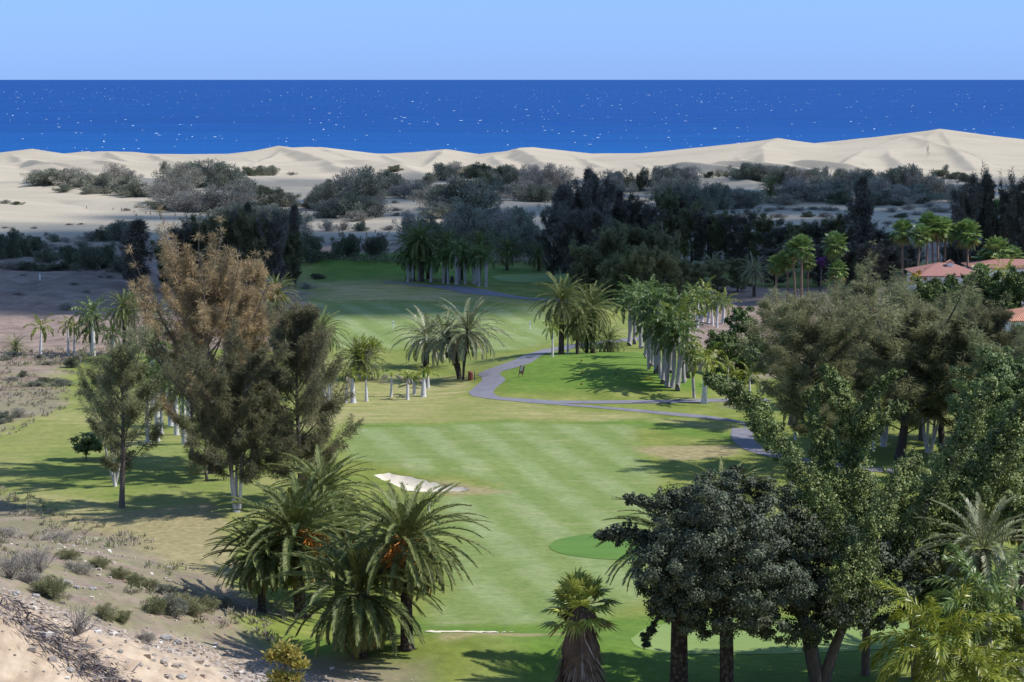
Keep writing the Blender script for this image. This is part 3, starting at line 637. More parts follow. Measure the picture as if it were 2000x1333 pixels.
def strips(g, C, Rr, n, r_, L=(.4, .8), W=(.03, .05), out=.3, down=.5, cen=None, age=0.0, ax=None):
    """fine hanging twigs scattered around points C (m x 3) within radius Rr (m)"""
    i = r_.integers(0, len(C), n); u = nrm(r_.normal(0, 1, (n, 3))); rad = Rr[i] * r_.random(n) ** .5
    B = C[i] + u * rad[:, None] * np.array([1, 1, .8])
    D = u * out + r_.normal(0, .35, (n, 3)); D[:, 2] -= down
    if ax is not None: D = D + ax[i] * .5
    D = nrm(D); Wd = nrm(np.cross(D, r_.normal(0, 1, (n, 3))))
    V, F = diamonds(B, D, r_.uniform(*L, n), Wd, r_.uniform(*W, n)); g.add(V, F, age)
def curve_pts(P, n):
    P = np.asarray(P, float); return smooth_line(P, max(2, n // max(1, len(P) - 1)))
def plume_tree(seed, H, Rc, npl=34, t0=.14, leaves=42000, mat=None, bmat=None, shape='oval', up=.55, trunk_r=.22, rad=.75, L=(.35, .75), W=(.035, .06), lean=(0, 0), stems=1, down=.45, tipup=.5, nsub=6, gaps=.0, age=0.0):
    """casuarina: trunk, rising feathery plumes, hanging needle twigs; returns (trunk mesh, crown mesh)"""
    r_ = np.random.default_rng(seed); gt = G(); gf = G(); axes = []
    stemsP = []
    for s in range(stems):
        a = s * 2 * PI / max(1, stems) + r_.random(); sp = 0 if stems == 1 else .12 * H
        tt = np.linspace(0, 1, 12)
        P = np.stack([lean[0] * tt ** 1.5 + math.cos(a) * sp * tt ** .8 + np.sin(tt * 6 + s) * .15, lean[1] * tt ** 1.5 + math.sin(a) * sp * tt ** .8 + np.cos(tt * 5 + s) * .15 - .15, tt * H * (.93 if s == 0 else r_.uniform(.7, .9))], 1)
        stemsP.append(P); k = trunk_r * (1 if stems == 1 else .6)
        V, F = tube(P, k * (1 - tt) ** .8 + .02 + .25 * k * np.exp(-tt * 30), 8); gt.add(V, F)
    Call = []; Rall = []; Aall = []
    def env(t):
        if shape == 'oval': return math.sin(PI * min(1, .18 + t * .86)) ** .7
        if shape == 'low': return max(.1, math.sin(PI * (.42 + .53 * t))) ** .8
        if shape == 'cone': return (1 - t) ** .75 * .95 + .08
        if shape == 'column': return (1 - t ** 3) * .9 * (.6 + .4 * min(1, t * 5))
        if shape == 'broad': return math.sin(PI * min(1, .25 + t * .70)) ** .5
        return 1
    for k in range(npl):
        t = t0 + (1 - t0) * ((k + .5) / npl) ** .9; P = stemsP[k % stems]; f = t * 11 * .97; i = min(10, int(f)); b = P[i] + (P[i + 1] - P[i]) * (f - i)
        tr = (t - t0) / (1 - t0); ln = Rc * env(tr) * r_.uniform(.55, 1.2); az = k * GA + r_.normal(0, .3)
        e = R(8 + 26 * up + 30 * tr) * r_.uniform(.6, 1.25)
        d = np.array([math.cos(az) * math.cos(e), math.sin(az) * math.cos(e), math.sin(e)]); hz = ln / max(.62, math.cos(e)) * .9
        n = 8; q = np.linspace(0, 1, n)[:, None]
        A = b + d * q * hz + Zax * (q ** 2) * hz * tipup * r_.uniform(.2, 1.0) - Zax * 0
        A = A + r_.normal(0, .06 * hz ** .5, (n, 3)) * q
        V, F = tube(A, trunk_r * .30 * (1 - q[:, 0]) ** .8 * (.35 + ln / Rc * .65) + .012, 4); gt.add(V, F)
        qq = np.linspace(.25, 1, 10); C = np.stack([np.interp(qq * (n - 1), np.arange(n), A[:, c]) for c in range(3)], 1)
        rr = rad * (1.1 - .8 * qq) * (.6 + .5 * ln / Rc); w8 = 3
        Call.append(C); Rall.append(rr); Aall.append(np.repeat(nrm(A[-1] - A[-3])[None], 10, 0))
        for s in range(nsub):
            q0 = r_.uniform(.25, .9); b2 = np.array([np.interp(q0 * (n - 1), np.arange(n), A[:, c]) for c in range(3)]); d2 = nrm(d + r_.normal(0, .6, 3) + Zax * .25); l2 = hz * r_.uniform(.2, .45) * (1.1 - q0 * .6)
            B = b2 + d2 * np.linspace(0, 1, 6)[:, None] * l2 + Zax * (np.linspace(0, 1, 6)[:, None] ** 2) * l2 * .3
            V, F = tube(B, np.linspace(.03, .01, 6), 3); gt.add(V, F)
            Call.append(B); Rall.append(rad * np.linspace(.75, .22, 6)); Aall.append(np.repeat(d2[None], 6, 0))
    for P in stemsP:   # leader
        C = P[-4:]; Call.append(np.linspace(C[0], C[-1] + Zax * H * .06, 8)); Rall.append(rad * np.linspace(.8, .15, 8)); Aall.append(np.repeat(Zax[None], 8, 0))
    C = np.vstack(Call); Rr = np.concatenate(Rall); Ax = np.vstack(Aall)
    if gaps > 0:
        keep = vnoise(C[:, 0] / 1.6 + 50, C[:, 2] / 1.6 + C[:, 1] / 2, seed) > gaps; C, Rr, Ax = C[keep], Rr[keep], Ax[keep]
    strips(gf, C, Rr, leaves, r_, L, W, .35, down, ax=Ax, age=age)
    return gt.mesh('trunk', bmat or M_BARK, True), gf.mesh('crown', mat or M_CAS)
def blob_leaves(g, c, rx, ry, rz, n, r_, size=(.12, .22), lump=.3, seed=0, fill=.35, asp=.65, age=0.0):
    """crown made of many leaf clusters over a lumpy volume, with dark gaps between the clusters"""
    m = max(14, int(7 * rx * rx)); u = nrm(r_.normal(0, 1, (m, 3))); rad = np.where(r_.random(m) < .35, r_.uniform(.25, .8, m), r_.uniform(.78, 1.16, m))
    K = np.array(c) + u * rad[:, None] * np.array([rx, ry, rz]); cr_ = r_.uniform(.20, .60, m) * min(1.3, .6 + rx * .25)
    i = r_.integers(0, m, n); v = nrm(r_.normal(0, 1, (n, 3)) + u[i] * .5); B = K[i] + v * (cr_[i] * r_.uniform(.15, 1.25, n))[:, None] * np.array([1.1, 1.1, .8])
    nn = nrm(v + u[i] * .5 + r_.normal(0, .5, (n, 3)) + np.array([0, 0, .35])); d = nrm(np.cross(nn, r_.normal(0, 1, (n, 3)))); W = np.cross(nn, d); s = r_.uniform(*size, n)
    V, F = diamonds(B, d, s, W, s * asp); g.add(V, F, age)
def arm_leaves(g, P, rad, n, r_, size=(.12, .22), asp=.65, age=0.0, rag=.35):
    P = smooth_line(np.asarray(P, float), 10); q = len(P); rad = np.interp(np.linspace(0, 1, q), np.linspace(0, 1, len(rad)), rad)
    L_ = np.linalg.norm(P[-1] - P[0]); m = max(8, int(L_ * (3 + 7 * rad.mean()))); c = r_.integers(0, q, m); u = nrm(r_.normal(0, 1, (m, 3)))
    K = P[c] + u * (rad[c] * r_.uniform(.2, 1.0, m))[:, None]; cr_ = r_.uniform(.14, .34, m) * np.clip(.45 + rad[c] * .5, .3, 1.2)
    n0 = int(n * .45); c0 = r_.integers(0, q, n0); u0 = nrm(r_.normal(0, 1, (n0, 3))); lump = 1 + .9 * fbm(c0 / 2.6 + u0[:, 0] * 2, u0[:, 2] * 2.2 + c0 / 5, 5, 3)
    B0 = P[c0] + u0 * (rad[c0] * .80 * lump * np.where(r_.random(n0) < .3, r_.random(n0), r_.uniform(.75, 1.08, n0)))[:, None]
    nn = nrm(u0 + r_.normal(0, .5, (n0, 3)) + np.array([0, 0, .35])); d = nrm(np.cross(nn, r_.normal(0, 1, (n0, 3)))); W = np.cross(nn, d); s = r_.uniform(*size, n0)
    V, F = diamonds(B0, d, s, W, s * asp); g.add(V, F, age); n = n - n0
    i = r_.integers(0, m, n); v = nrm(r_.normal(0, 1, (n, 3)) + u[i] * .4); B = K[i] + v * (cr_[i] * r_.uniform(.15, 1.2, n))[:, None]
    nn = nrm(v + u[i] * .5 + r_.normal(0, .5, (n, 3)) + np.array([0, 0, .35])); d = nrm(np.cross(nn, r_.normal(0, 1, (n, 3)))); W = np.cross(nn, d); s = r_.uniform(*size, n)
    V, F = diamonds(B, d, s, W, s * asp); g.add(V, F, age)
def bush_mesh(seed, n=9000, mat=None, wide=1.0, flat_=.62, W=(.05, .09), L=(.25, .55)):
    """tamarisk: unit half-width ~1, height ~1 ; many little sprays on radiating stems"""
    r_ = np.random.default_rng(seed); g = G(); gt = G(); C = []; Rr = []; A = []
    k = 26
    for i in range(k):
        az = i * GA + r_.normal(0, .2); e = R(r_.uniform(12, 88)); d = np.array([math.cos(az) * math.cos(e), math.sin(az) * math.cos(e), math.sin(e)])
        l = r_.uniform(.65, 1.05); P = np.array([d * q * l * np.array([1, 1, .92]) + Zax * .06 * math.sin(q * 3) for q in np.linspace(0, 1, 6)]) + np.array([r_.normal(0, .15), r_.normal(0, .15), 0])
        V, F = tube(P, np.linspace(.022, .006, 6), 3); gt.add(V, F)
        C.append(P[2:]); Rr.append(np.array([.24, .26, .22, .13]) * r_.uniform(.8, 1.3)); A.append(np.repeat(d[None], 4, 0))
    C = np.vstack(C); C[:, 2] = np.maximum(C[:, 2], .08)
    strips(g, C, np.concatenate(Rr), n, r_, tuple(x * .22 for x in L), tuple(x * .35 for x in W), .5, -.12, ax=np.vstack(A))
    return gt.mesh('stems', M_TWIG), g.mesh('foliage', mat or M_TAM)

# plant materials
M_CAN = leaf_mat('date_palm_leaf', (.070, .098, .026), (.130, .165, .048), (.24, .26, .090), dead=(.24, .155, .07), rough=.5, spec=.3, trans=.2, clump=.5, cl=(.75, 1.25))
M_CANG = leaf_mat('grey_date_palm_leaf', (.12, .145, .075), (.20, .215, .115), (.30, .30, .17), dead=(.26, .18, .09), rough=.4, spec=.55, trans=.18, clump=.5, cl=(.8, 1.2))
M_ROY = leaf_mat('royal_palm_leaf', (.055, .105, .025), (.11, .175, .042), (.19, .25, .07), dead=(.30, .24, .12), rough=.4, spec=.5, trans=.22, clump=.6, cl=(.75, 1.25))
M_ROYY = leaf_mat('yellow_green_palm_leaf', (0.112, 0.168, 0.0168), (0.2128, 0.2576, 0.028), (0.3584, 0.3584, 0.056), dead=(.34, .27, .14), rough=.4, spec=.5, trans=.3, clump=.6, cl=(.8, 1.2))
M_ROYG = leaf_mat('dry_grey_palm_leaf', (.20, .18, .14), (.30, .27, .22), (.36, .33, .28), dead=(.36, .31, .25), rough=.7, trans=.1)
M_FAN = leaf_mat('fan_palm_leaf', (0.105, 0.1874, 0.045), (0.195, 0.3, 0.0825), (0.36, 0.45, 0.15), dead=(.30, .19, .06), rough=.32, spec=.6, trans=.2, clump=.8, cl=(.8, 1.2))
M_CAS = leaf_mat('olive_needles', (.155, .168, .085), (.24, .25, .13), (.33, .33, .18), dead=(.2,.15,.1), rough=.65, spec=.2, trans=.42, clump=.30, cl=(.7, 1.3))
M_CASB = leaf_mat('rusty_needles', (0.23, 0.1782, 0.09775), (0.3335, 0.2587, 0.1437), (0.437, 0.345, 0.2012), rough=.65, spec=.2, trans=.42, clump=.30, cl=(.72, 1.3))
M_CASD = leaf_mat('dark_needles', (.10, .098, .080), (.155, .145, .115), (.23, .205, .165), rough=.7, spec=.15, trans=.3, clump=.30, cl=(.65, 1.4))
M_FANY = leaf_mat('yellowing_fan_palm_leaf', (0.156, 0.221, 0.039), (0.286, 0.338, 0.065), (0.494, 0.52, 0.143), dead=(.38, .22, .08), rough=.42, spec=.4, trans=.3, clump=.8, cl=(.8, 1.2))
M_CASG = leaf_mat('dark_green_needles', (.11, .108, .06), (.17, .162, .092), (.24, .225, .13), rough=.65, spec=.2, trans=.38, clump=.28, cl=(.6, 1.4))
M_OLV = leaf_mat('olive_scrub_leaf', (.17, .175, .09), (.25, .25, .14), (.33, .32, .19), rough=.75, spec=.1, trans=.2, clump=1.3, cl=(.75, 1.3))
M_CASM = leaf_mat('brown_green_needles', (.125, .130, .065), (.195, .198, .10), (.28, .27, .145), rough=.65, spec=.2, trans=.38, clump=.28, cl=(.55, 1.45))
M_TAM = leaf_mat('grey_green_tamarisk', (.155, .165, .125), (.235, .245, .19), (.32, .325, .26), rough=.7, spec=.15, trans=.15, clump=1.3, cl=(.7, 1.3))
M_TAMG = leaf_mat('dry_grey_tamarisk', (0.2125, 0.2, 0.175), (0.325, 0.3, 0.2625), (0.45, 0.4125, 0.3625), rough=.75, spec=.15, trans=.1, clump=1.3, cl=(.7, 1.3))
M_TAMD = leaf_mat('dark_green_scrub_leaf', (.08, .092, .062), (.13, .145, .095), (.20, .21, .14), rough=.6, spec=.2, trans=.15, clump=1.3, cl=(.65, 1.35))
M_FIC = leaf_mat('glossy_dark_leaf', (.034, .048, .026), (.062, .080, .044), (.115, .135, .085), rough=.55, spec=.3, trans=.08, clump=.45, cl=(.65, 1.4))
M_IVY = leaf_mat('climber_leaf', (0.06483, 0.1002, 0.02829), (0.1296, 0.1768, 0.0495), (0.2476, 0.2652, 0.0884), rough=.52, spec=.35, trans=.15, clump=.55, cl=(.7, 1.4))
M_BRO = leaf_mat('broad_leaf_green', (0.054, 0.09, 0.03), (0.102, 0.15, 0.048), (0.168, 0.216, 0.072), rough=.55, spec=.3, trans=.15, clump=.5, cl=(.65, 1.4))
M_LIME = leaf_mat('fresh_yellow_green_leaf', (.24, .25, .05), (.38, .36, .08), (.42, .30, .10), rough=.45, spec=.4, trans=.3, clump=3, cl=(.7, 1.2))
M_THATCH = leaf_mat('palm_thatch', (.10, .065, .055), (.26, .18, .15), (.50, .42, .38), dead=(.10, .07, .06), rough=.8, spec=.15, trans=.1, clump=1.5, cl=(.6, 1.3))
M_FRUIT = leaf_mat('orange_fruit_stalks', (.50, .17, .02), (.62, .24, .035), (.70, .33, .06), dead=(.45, .2, .05), rough=.5, trans=.15, clump=3, cl=(.85, 1.15))
M_BARK = bark_mat('brown_bark', (.075, .060, .055), (.17, .14, .13))
M_BARKD = bark_mat('dark_bark', (.035, .028, .028), (.09, .07, .065))
M_BARKW = bark_mat('pale_whitened_bark', (.34, .32, .33), (.58, .56, .58), 5)
M_BARKL, t = new_mat('limewashed_bark'); tcn = N(t, 'TexCoord'); n_ = noise(t, mapv(t, tcn.outputs['Object'], (1, 1, .25)), 6, 6, .65); sp_ = N(t, 'SeparateXYZ'); t.links.new(tcn.outputs['Object'], sp_.inputs[0])
finish(t, mix(t, ramp(t, math_(t, 'DIVIDE', sp_.outputs['Z'], 10.0), [(.36, (0, 0, 0)), (.48, (1, 1, 1))]), ramp(t, n_, [(.3, (.34, .32, .33)), (.7, (.58, .56, .58))]), ramp(t, n_, [(.3, (.09, .075, .07)), (.7, (.19, .16, .15))])), .85, bump(t, n_, .5, .05), .2)
M_TWIG = bark_mat('grey_twigs', (.13, .115, .105), (.25, .22, .20))
M_RTR = bark_mat('pale_palm_trunk', (.42, .40, .41), (.62, .60, .60), 4, 2.0, .7, .3)
M_RTR2 = bark_mat('grey_palm_trunk', (.24, .22, .21), (.40, .37, .36), 4, 2.0, .8, .4)
M_SHAFT = plain('green_crownshaft', (.12, .20, .04), .35, .15)
M_FTR = bark_mat('reddish_fan_palm_trunk', (.13, .085, .065), (.27, .185, .14), 5, 1.0)
# date palm trunk with diamond leaf scars
M_CTR, t = new_mat('date_palm_trunk'); tcn = N(t, 'TexCoord'); vv = N(t, 'TexVoronoi'); vv.inputs['Scale'].default_value = 5; t.links.new(mapv(t, tcn.outputs['Object'], (1, 1, 6.0)), vv.inputs['Vector'])
finish(t, ramp(t, vv.outputs['Distance'], [(.1, (.16, .125, .10)), (.6, (.05, .038, .032))]), .9, bump(t, vv.outputs['Distance'], .9, .08), .15)

# palms -------------------------------------------------------------
CC = [canary_crown(s, 84) for s in (11, 12, 13)]
CCg = []
for s in (21, 22):
    me = canary_crown(s, 62, 4.6, -30, 82, 30, ll=.55, date=True); me.materials[0] = M_CANG; CCg.append(me)
CFG = [canary_crown(s, 112, 4.9, -42, 76, 60, ll=.52, b0=50, b1=28) for s in (31, 32, 33)]
CSM = canary_crown(41, 46, 3.0, -10, 80, 24, ll=.4)
RC = [royal_crown(s, 19) for s in (51, 52, 53)]
RCD = [royal_crown(s, 24, 3.6) for s in (54, 55)]
RCY = [royal_crown(s, 13, 3.2, mat=M_ROYY) for s in (56, 57)]
RST = [royal_crown(s, 7, 1.8, mat=M_ROYY, lo=10, nl=18, ll=.5) for s in (58, 59)]
RDD = [dead_fronds(s, 6, 2.2, M_ROYG) for s in (61, 62)]
CDD = dead_fronds(63, 14, 3.2)
RFG = [royal_crown(s, 22, 4.4, mat=m_, nl=50, ll=.9) for s, m_ in ((64, M_ROYY), (65, M_ROY), (66, M_ROYY))]
FC = [fan_crown(s) for s in (71, 72, 73)]
FCB = fan_crown(74, 30, 1.25, 1.05, -50, mat=M_FANY, wd=.15)
FCDEAD = dead_fronds(75, 8, 1.2, M_THATCH, .3)
FSK = fan_skirt(76)
FRU = [fruit_mesh(s) for s in (81, 82, 83)]
T_CAN = trunk_mesh('trunk', [(0, .48), (.05, .38), (.5, .33), (.8, .34), (.92, .50), (1, .55)], M_CTR)
T_CANL = trunk_mesh('trunk', [(0, .40), (.05, .32), (.5, .27), (.85, .28), (.94, .42), (1, .45)], M_CTR, lean=1.5)
T_ROY = trunk_mesh('trunk', [(0, .36), (.04, .28), (.35, .27), (.6, .29), (.9, .20), (1, .16)], M_RTR)
T_ROYV = [trunk_mesh('trunk', p_, M_RTR2, wob=w_, seed=i_) for i_, (p_, w_) in enumerate((([(0, .40), (.05, .30), (.3, .24), (.62, .32), (.9, .19), (1, .16)], .05), ([(0, .34), (.04, .27), (.45, .30), (.75, .25), (.95, .17), (1, .15)], .09), ([(0, .38), (.06, .26), (.5, .24), (.7, .27), (.92, .20), (1, .16)], .03)))]
T_ROYN = trunk_mesh('trunk', [(0, .36), (.05, .30), (.5, .22), (1, .11)], M_RTR)
T_ROYG = trunk_mesh('trunk', [(0, .36), (.04, .28), (.35, .27), (.6, .29), (.9, .20), (1, .16)], M_RTR2)
T_FAN = trunk_mesh('trunk', [(0, .26), (.06, .18), (.6, .14), (.93, .13), (.97, .22), (1, .20)], M_FTR)
SHAFT = make_mesh('crownshaft', *tube([[0, 0, 0], [0, 0, .35], [0, 0, .7], [0, 0, 1]], [.15, .17, .12, .06], 8), M_SHAFT, None, True)
LABELS_USED = {}
def foot_of(px, fy): return place(px, fy)
def palm(kind, px, fy, cy, rpx, label, group=None, v=0, fruit=0, lean=0.0, dy=0.0, cat='palm tree', crown=None, trunk=None, cpx=None, native=None, tscale=1.0):
    x, y, z = foot_of(px, fy); y2 = y + dy
    H = at_depth(px, cy, y)[2] - z; s = rpx * y / FPX
    if dy: x = x * y2 / y; z = float(height(x, y2)[0]); y = y2
    cr_, tr_, nat = {'canary': (CC, T_CAN, 3.9), 'canary_fg': (CFG, T_CAN, 4.1), 'date': (CCg, T_CANL if lean else T_CAN, 4.0), 'royal': (RC, T_ROY, 2.5), 'royald': (RCD, T_ROY, 2.8), 'royaly': (RCY, T_ROYN, 2.4),
                     'stunted': (RST, T_ROYN, 1.45), 'fan': (FC, T_FAN, 1.65), 'fg_royal': (RFG, T_ROY, 3.2)}[kind]
    me = crown or cr_[v % len(cr_)]; k = s / (native or nat); H = max(H, .3)
    name = {'canary': 'date_palm', 'canary_fg': 'date_palm', 'date': 'date_palm', 'fan': 'fan_palm', 'stunted': 'royal_palm'}.get(kind, 'royal_palm')
    rz = random.uniform(0, 6.28) if not lean else 0
    root = thing(name, label, cat, (x, y, z - .05), rz, group); root.rotation_euler = (random.gauss(0, .03), random.gauss(0, .03), rz)
    tk = max(.55, min(1.5, k)) * tscale
    lean_ok = True
    if H > .6 or kind != 'canary': link('trunk', trunk or tr_, root, (0, 0, 0), (0, 0, 0), (tk if not lean else lean, tk, H + .05))
    tx = 0.0 if not lean else (1.5 * lean)
    link('crown', me, root, (tx, 0, H + .1), (0, 0, random.uniform(0, 6.28)), (k, k, k))
    if kind in ('royal', 'royald', 'royaly', 'stunted', 'fg_royal'):
        link('crownshaft', SHAFT, root, (0, 0, H - .3 * k), (0, 0, 0), (tk, tk, .9 * k))
    for f in range(fruit):
        link('fruit_cluster', FRU[f % 3], root, (tx, 0, H + .1 + .25 * (f % 2)), (0, 0, -1.57 + (f - fruit / 2) * 4.2 / fruit), (k * 1.5,) * 3)
    return root, H, k
GF = 'date palms in the foreground clump'
palm('canary_fg', 632, 1140, 968, 100, 'dark date palm at the back of the foreground clump, against the brown tree', GF, 0, 4)
palm('canary_fg', 662, 1180, 1045, 98, 'date palm with orange fruit half hidden in the middle of the foreground clump', GF, 1, 6)
palm('canary_fg', 512, 1195, 1092, 92, 'date palm leaning its long drooping fronds over the left edge of the clump', GF, 2)
palm('canary_fg', 588, 1205, 1050, 142, 'broad date palm with bright upper fronds left of centre in the clump', GF, 0, 5)
palm('canary_fg', 795, 1266, 1062, 142, 'date palm with many orange fruit clusters at the right end of the clump', GF, 1, 8)
palm('canary_fg', 705, 1282, 1165, 150, 'short grey-green date palm at the front of the foreground clump', GF, 2)
link  # foreground fan palm
r0, H, k = palm('fan', 1137, 1400, 1185, 72, 'fan palm wearing a thick skirt of dead leaves, alone in the foreground', None, 0, crown=FCB, native=1.75)
link('dead_leaf_skirt', FSK, r0, (0, 0, H - .1), (0, 0, 0), (1.6, 1.6, 1.25))
link('dead_flower_stalks', FCDEAD, r0, (0, 0, H + .1), (0, 0, 0), (1.6, 1.6, 1.6))
# right foreground date palms behind / in the broad trees
palm('canary_fg', 1326, 1345, 1075, 140, 'date palm whose trunk stands left under the big dark tree, drooping fronds at left', None, 1, tscale=1.45)
palm('canary_fg', 1420, 1352, 985, 92, 'date palm rising through the dark tree with only its top fronds showing', None, 0, tscale=1.7)
palm('canary_fg', 1915, 1345, 1075, 118, 'grey-green date palm at right between dark vines and yellow-green palms', None, 2, crown=CCg[0], native=3.9)
palm('canary_fg', 1990, 1270, 985, 110, 'tall date palm cut by the right edge beside the climbers', None, 0)
palm('canary_fg', 1835, 1330, 1150, 85, 'shadowy date palm low behind the yellow-green palms', None, 1)
GB = 'yellow-green palms in the lower right corner'
palm('fg_royal', 1835, 1440, 1262, 130, 'bright yellow-green feather palm at the bottom right, leftmost of its group', GB, 0)
palm('fg_royal', 1930, 1420, 1190, 115, 'feather palm with long green fronds behind the bright ones, bottom right', GB, 1)
palm('fg_royal', 1985, 1430, 1275, 95, 'yellow-green feather palm in the extreme lower right corner', GB, 2)
palm('fg_royal', 1905, 1470, 1330, 90, 'lowest feather palm with yellow fronds cut by the bottom edge', GB, 2)
# mid fairway
palm('date', 832, 718, 662, 66, 'grey-green date palm with dark trunk behind the yellow young palm', None, 0)
palm('date', 897, 741, 665, 58, 'slanting date palm half hidden behind the taller one beside it', None, 1, lean=-1.1)
palm('date', 905, 742, 650, 76, 'tallest grey-green date palm left of the winding path', None, 0, lean=.5)
palm('canary', 703, 742, 706, 52, 'low date palm with arching yellowish fronds behind the twiggy tree', None, 1)
palm('canary', 1096, 692, 592, 60, 'tall full-crowned date palm, left one of the pair by the path', None, 0, 1)
palm('canary', 1158, 690, 605, 56, 'tall date palm with shaggy crown, right one of the pair by the path', None, 1)
palm('canary', 1128, 692, 632, 38, 'dark date palm squeezed between the tall pair by the path', None, 2)
palm('canary', 1146, 690, 655, 36, 'short thick-trunked date palm under the right tall one', None, 0)
palm('canary', 1188, 688, 668, 34, 'low straggly date palm right of the tall pair', None, 1)
palm('royaly', 1079, 697, 642, 20, 'small yellow-green palm just left of the tall pair of date palms', None, 0)
palm('royaly', 1109, 691, 646, 19, 'small yellow-green palm between the two tall date palm trunks', None, 1)
# left side
palm('canary', 538, 745, 575, 42, 'date palm with bright orange fruit behind the rusty brown tree', None, 0, 5)
palm('canary', 634, 780, 650, 50, 'date palm with orange-red fruit at the right edge of the dark tree', None, 1, 5)
palm('canary', 243, 705, 607, 42, 'green date palm behind the left white-stemmed palms', None, 2)
palm('date', 308, 712, 622, 46, 'silvery date palm left of the rusty brown tree', None, 1)
palm('canary', 266, 690, 590, 26, 'smaller date palm top rising above the silvery one', None, 0)
palm('canary', 392, 700, 590, 26, 'date palm fronds showing through the rusty brown tree', None, 0)
palm('canary', 31, 691, 681, 25, 'low stemless palm tuft on dirt at the far left', None, 0, crown=CSM, native=2.3)
palm('royaly', 79, 694, 640, 27, 'yellow-green palm with white trunk standing alone at far left', None, 0)
palm('royaly', 133, 694, 636, 20, 'yellow-green palm with thick white trunk, left one of a close pair', None, 1)
palm('royaly', 145, 692, 640, 19, 'thin palm with brownish trunk, right one of a close pair', None, 0)
palm('royald', 183, 697, 615, 38, 'tall dense bright green palm right of the yellow-green pair', None, 0)
palm('royald', 178, 694, 645, 30, 'lower green palm in front of the tall dense one at left', None, 1)
palm('royal', 221, 694, 652, 26, 'green palm with short white trunk left of the green lawn patch', None, 2)
rowL = [(307, 862, 735, 40, 'royald'), (314, 848, 700, 36, 'royal'), (289, 865, 742, 34, 'royal'), (361, 868, 770, 40, 'royal'), (372, 835, 738, 38, 'royald'), (334, 832, 716, 36, 'royal'), (330, 800, 690, 34, 'royaly'), (300, 800, 672, 34, 'royal'), (425, 918, 800, 36, 'royal'), (345, 850, 748, 38, 'royald')]
for i, (a, b, c, d, kd) in enumerate(sorted(rowL)):
    palm(kd, a, b, c, d, f'white-trunked palm, {ordinal(i, len(rowL))} behind the left casuarinas', 'royal palms behind the left casuarinas', i, tscale=1.35)
# stunted palms on the dry strip
st = [(634, 789, 742), (641, 791, 745), (646, 787, 740), (676, 787, 735), (686, 776, 738), (690, 787, 733), (716, 784, 738), (764, 775, 733), (796, 781, 737), (809, 771, 742), (827, 775, 733), (836, 758, 730)]
LB = ['bare white palm trunk', 'thin white palm trunk', 'white palm trunk with few leaves', 'stunted palm with dry hanging frond', 'stunted palm with grey trunk', 'stunted palm with bright yellow leaves and drooping dead frond', 'small palm with slim white trunk', 'leafless white-trunked palm with drooping grey fronds', 'stunted palm with sparse green tuft', 'small palm with swollen white base', 'small yellow-green palm with upright leaves', 'small green palm with dark thin trunk']
for i, (a, b, c) in enumerate(st):
    yl = i in (5, 6, 10, 11); dead = i in (7,)
    r0, H, k = palm('stunted', a, b, c, 24 if i in (5, 10) else (15 if not dead else 6), f'{LB[i]}, {ordinal(i, 12)}', 'stunted palms on the dry grass strip', i, tscale=1.15)
    if not yl or i == 5: link('dead_fronds', RDD[i % 2], r0, (0, 0, H), (0, 0, i), (.65 if not dead else .85,) * 3)
# royal palm row by the tee mound
row = [(1230, 676, 590, 38), (1240, 673, 585, 32), (1252, 681, 580, 42), (1262, 700, 600, 38), (1268, 723, 610, 40), (1275, 715, 578, 42), (1281, 730, 625, 40), (1286, 731, 588, 42), (1290, 739, 640, 38), (1295, 750, 650, 40), (1302, 755, 628, 42), (1308, 729, 598, 40), (1313, 758, 668, 40), (1324, 764, 655, 42), (1336, 748, 618, 40), (1343, 739, 600, 36), (1355, 778, 698, 26), (1375, 788, 703, 44)]
for i, (a, b, c, d) in enumerate(row):
    kd = 'royaly' if i in (17, 14) else ('royald' if i % 2 == 0 and i < 16 else 'royal')
    r0, H, k = palm(kd, a, b, c, d, f'grey-trunked royal palm, {ordinal(i, 18)} in the row beside the tee mound', 'royal palms beside the tee mound', i, tscale=(1.12, .95, 1.05, 1.0, .9)[i % 5], trunk=T_ROYV[i % 3] if i < 17 else None)
    if i in (0, 4, 8, 13, 16, 17): link('dead_fronds', RDD[i % 2], r0, (0, 0, H - .1), (0, 0, i), (.95,) * 3)
bk = [(1362, 640, 588, 24), (1371, 629, 580, 26), (1378, 618, 568, 26), (1383, 631, 592, 22), (1392, 636, 602, 18), (1400, 640, 590, 20), (1412, 632, 592, 26), (1352, 622, 572, 24)]
for i, (a, b, c, d) in enumerate(sorted(bk)):
    palm('royaly' if i % 2 else 'royal', a, b, c, d, f'yellowish royal palm, {ordinal(i, 8)} in the cluster beyond the tee mound row', 'yellowish royal palms beyond the tee mound', i, tscale=1.2)
palm('royaly', 1422, 764, 712, 17, 'slim white palm with few fronds right of the tee mound row', None, 0)
palm('royaly', 1438, 763, 735, 20, 'short yellow-green palm beside the brown bank, nearest the slim white one', None, 1)
palm('royaly', 1464, 768, 733, 24, 'short yellow-green palm farther right by the dark casuarina', None, 0)
palm('royal', 1706, 880, 838, 20, 'short white-trunked palm seen between leafy climbers at right', None, 0)
palm('royal', 1553, 860, 800, 30, 'dark palm with white trunk behind the leafy climbers', None, 1)
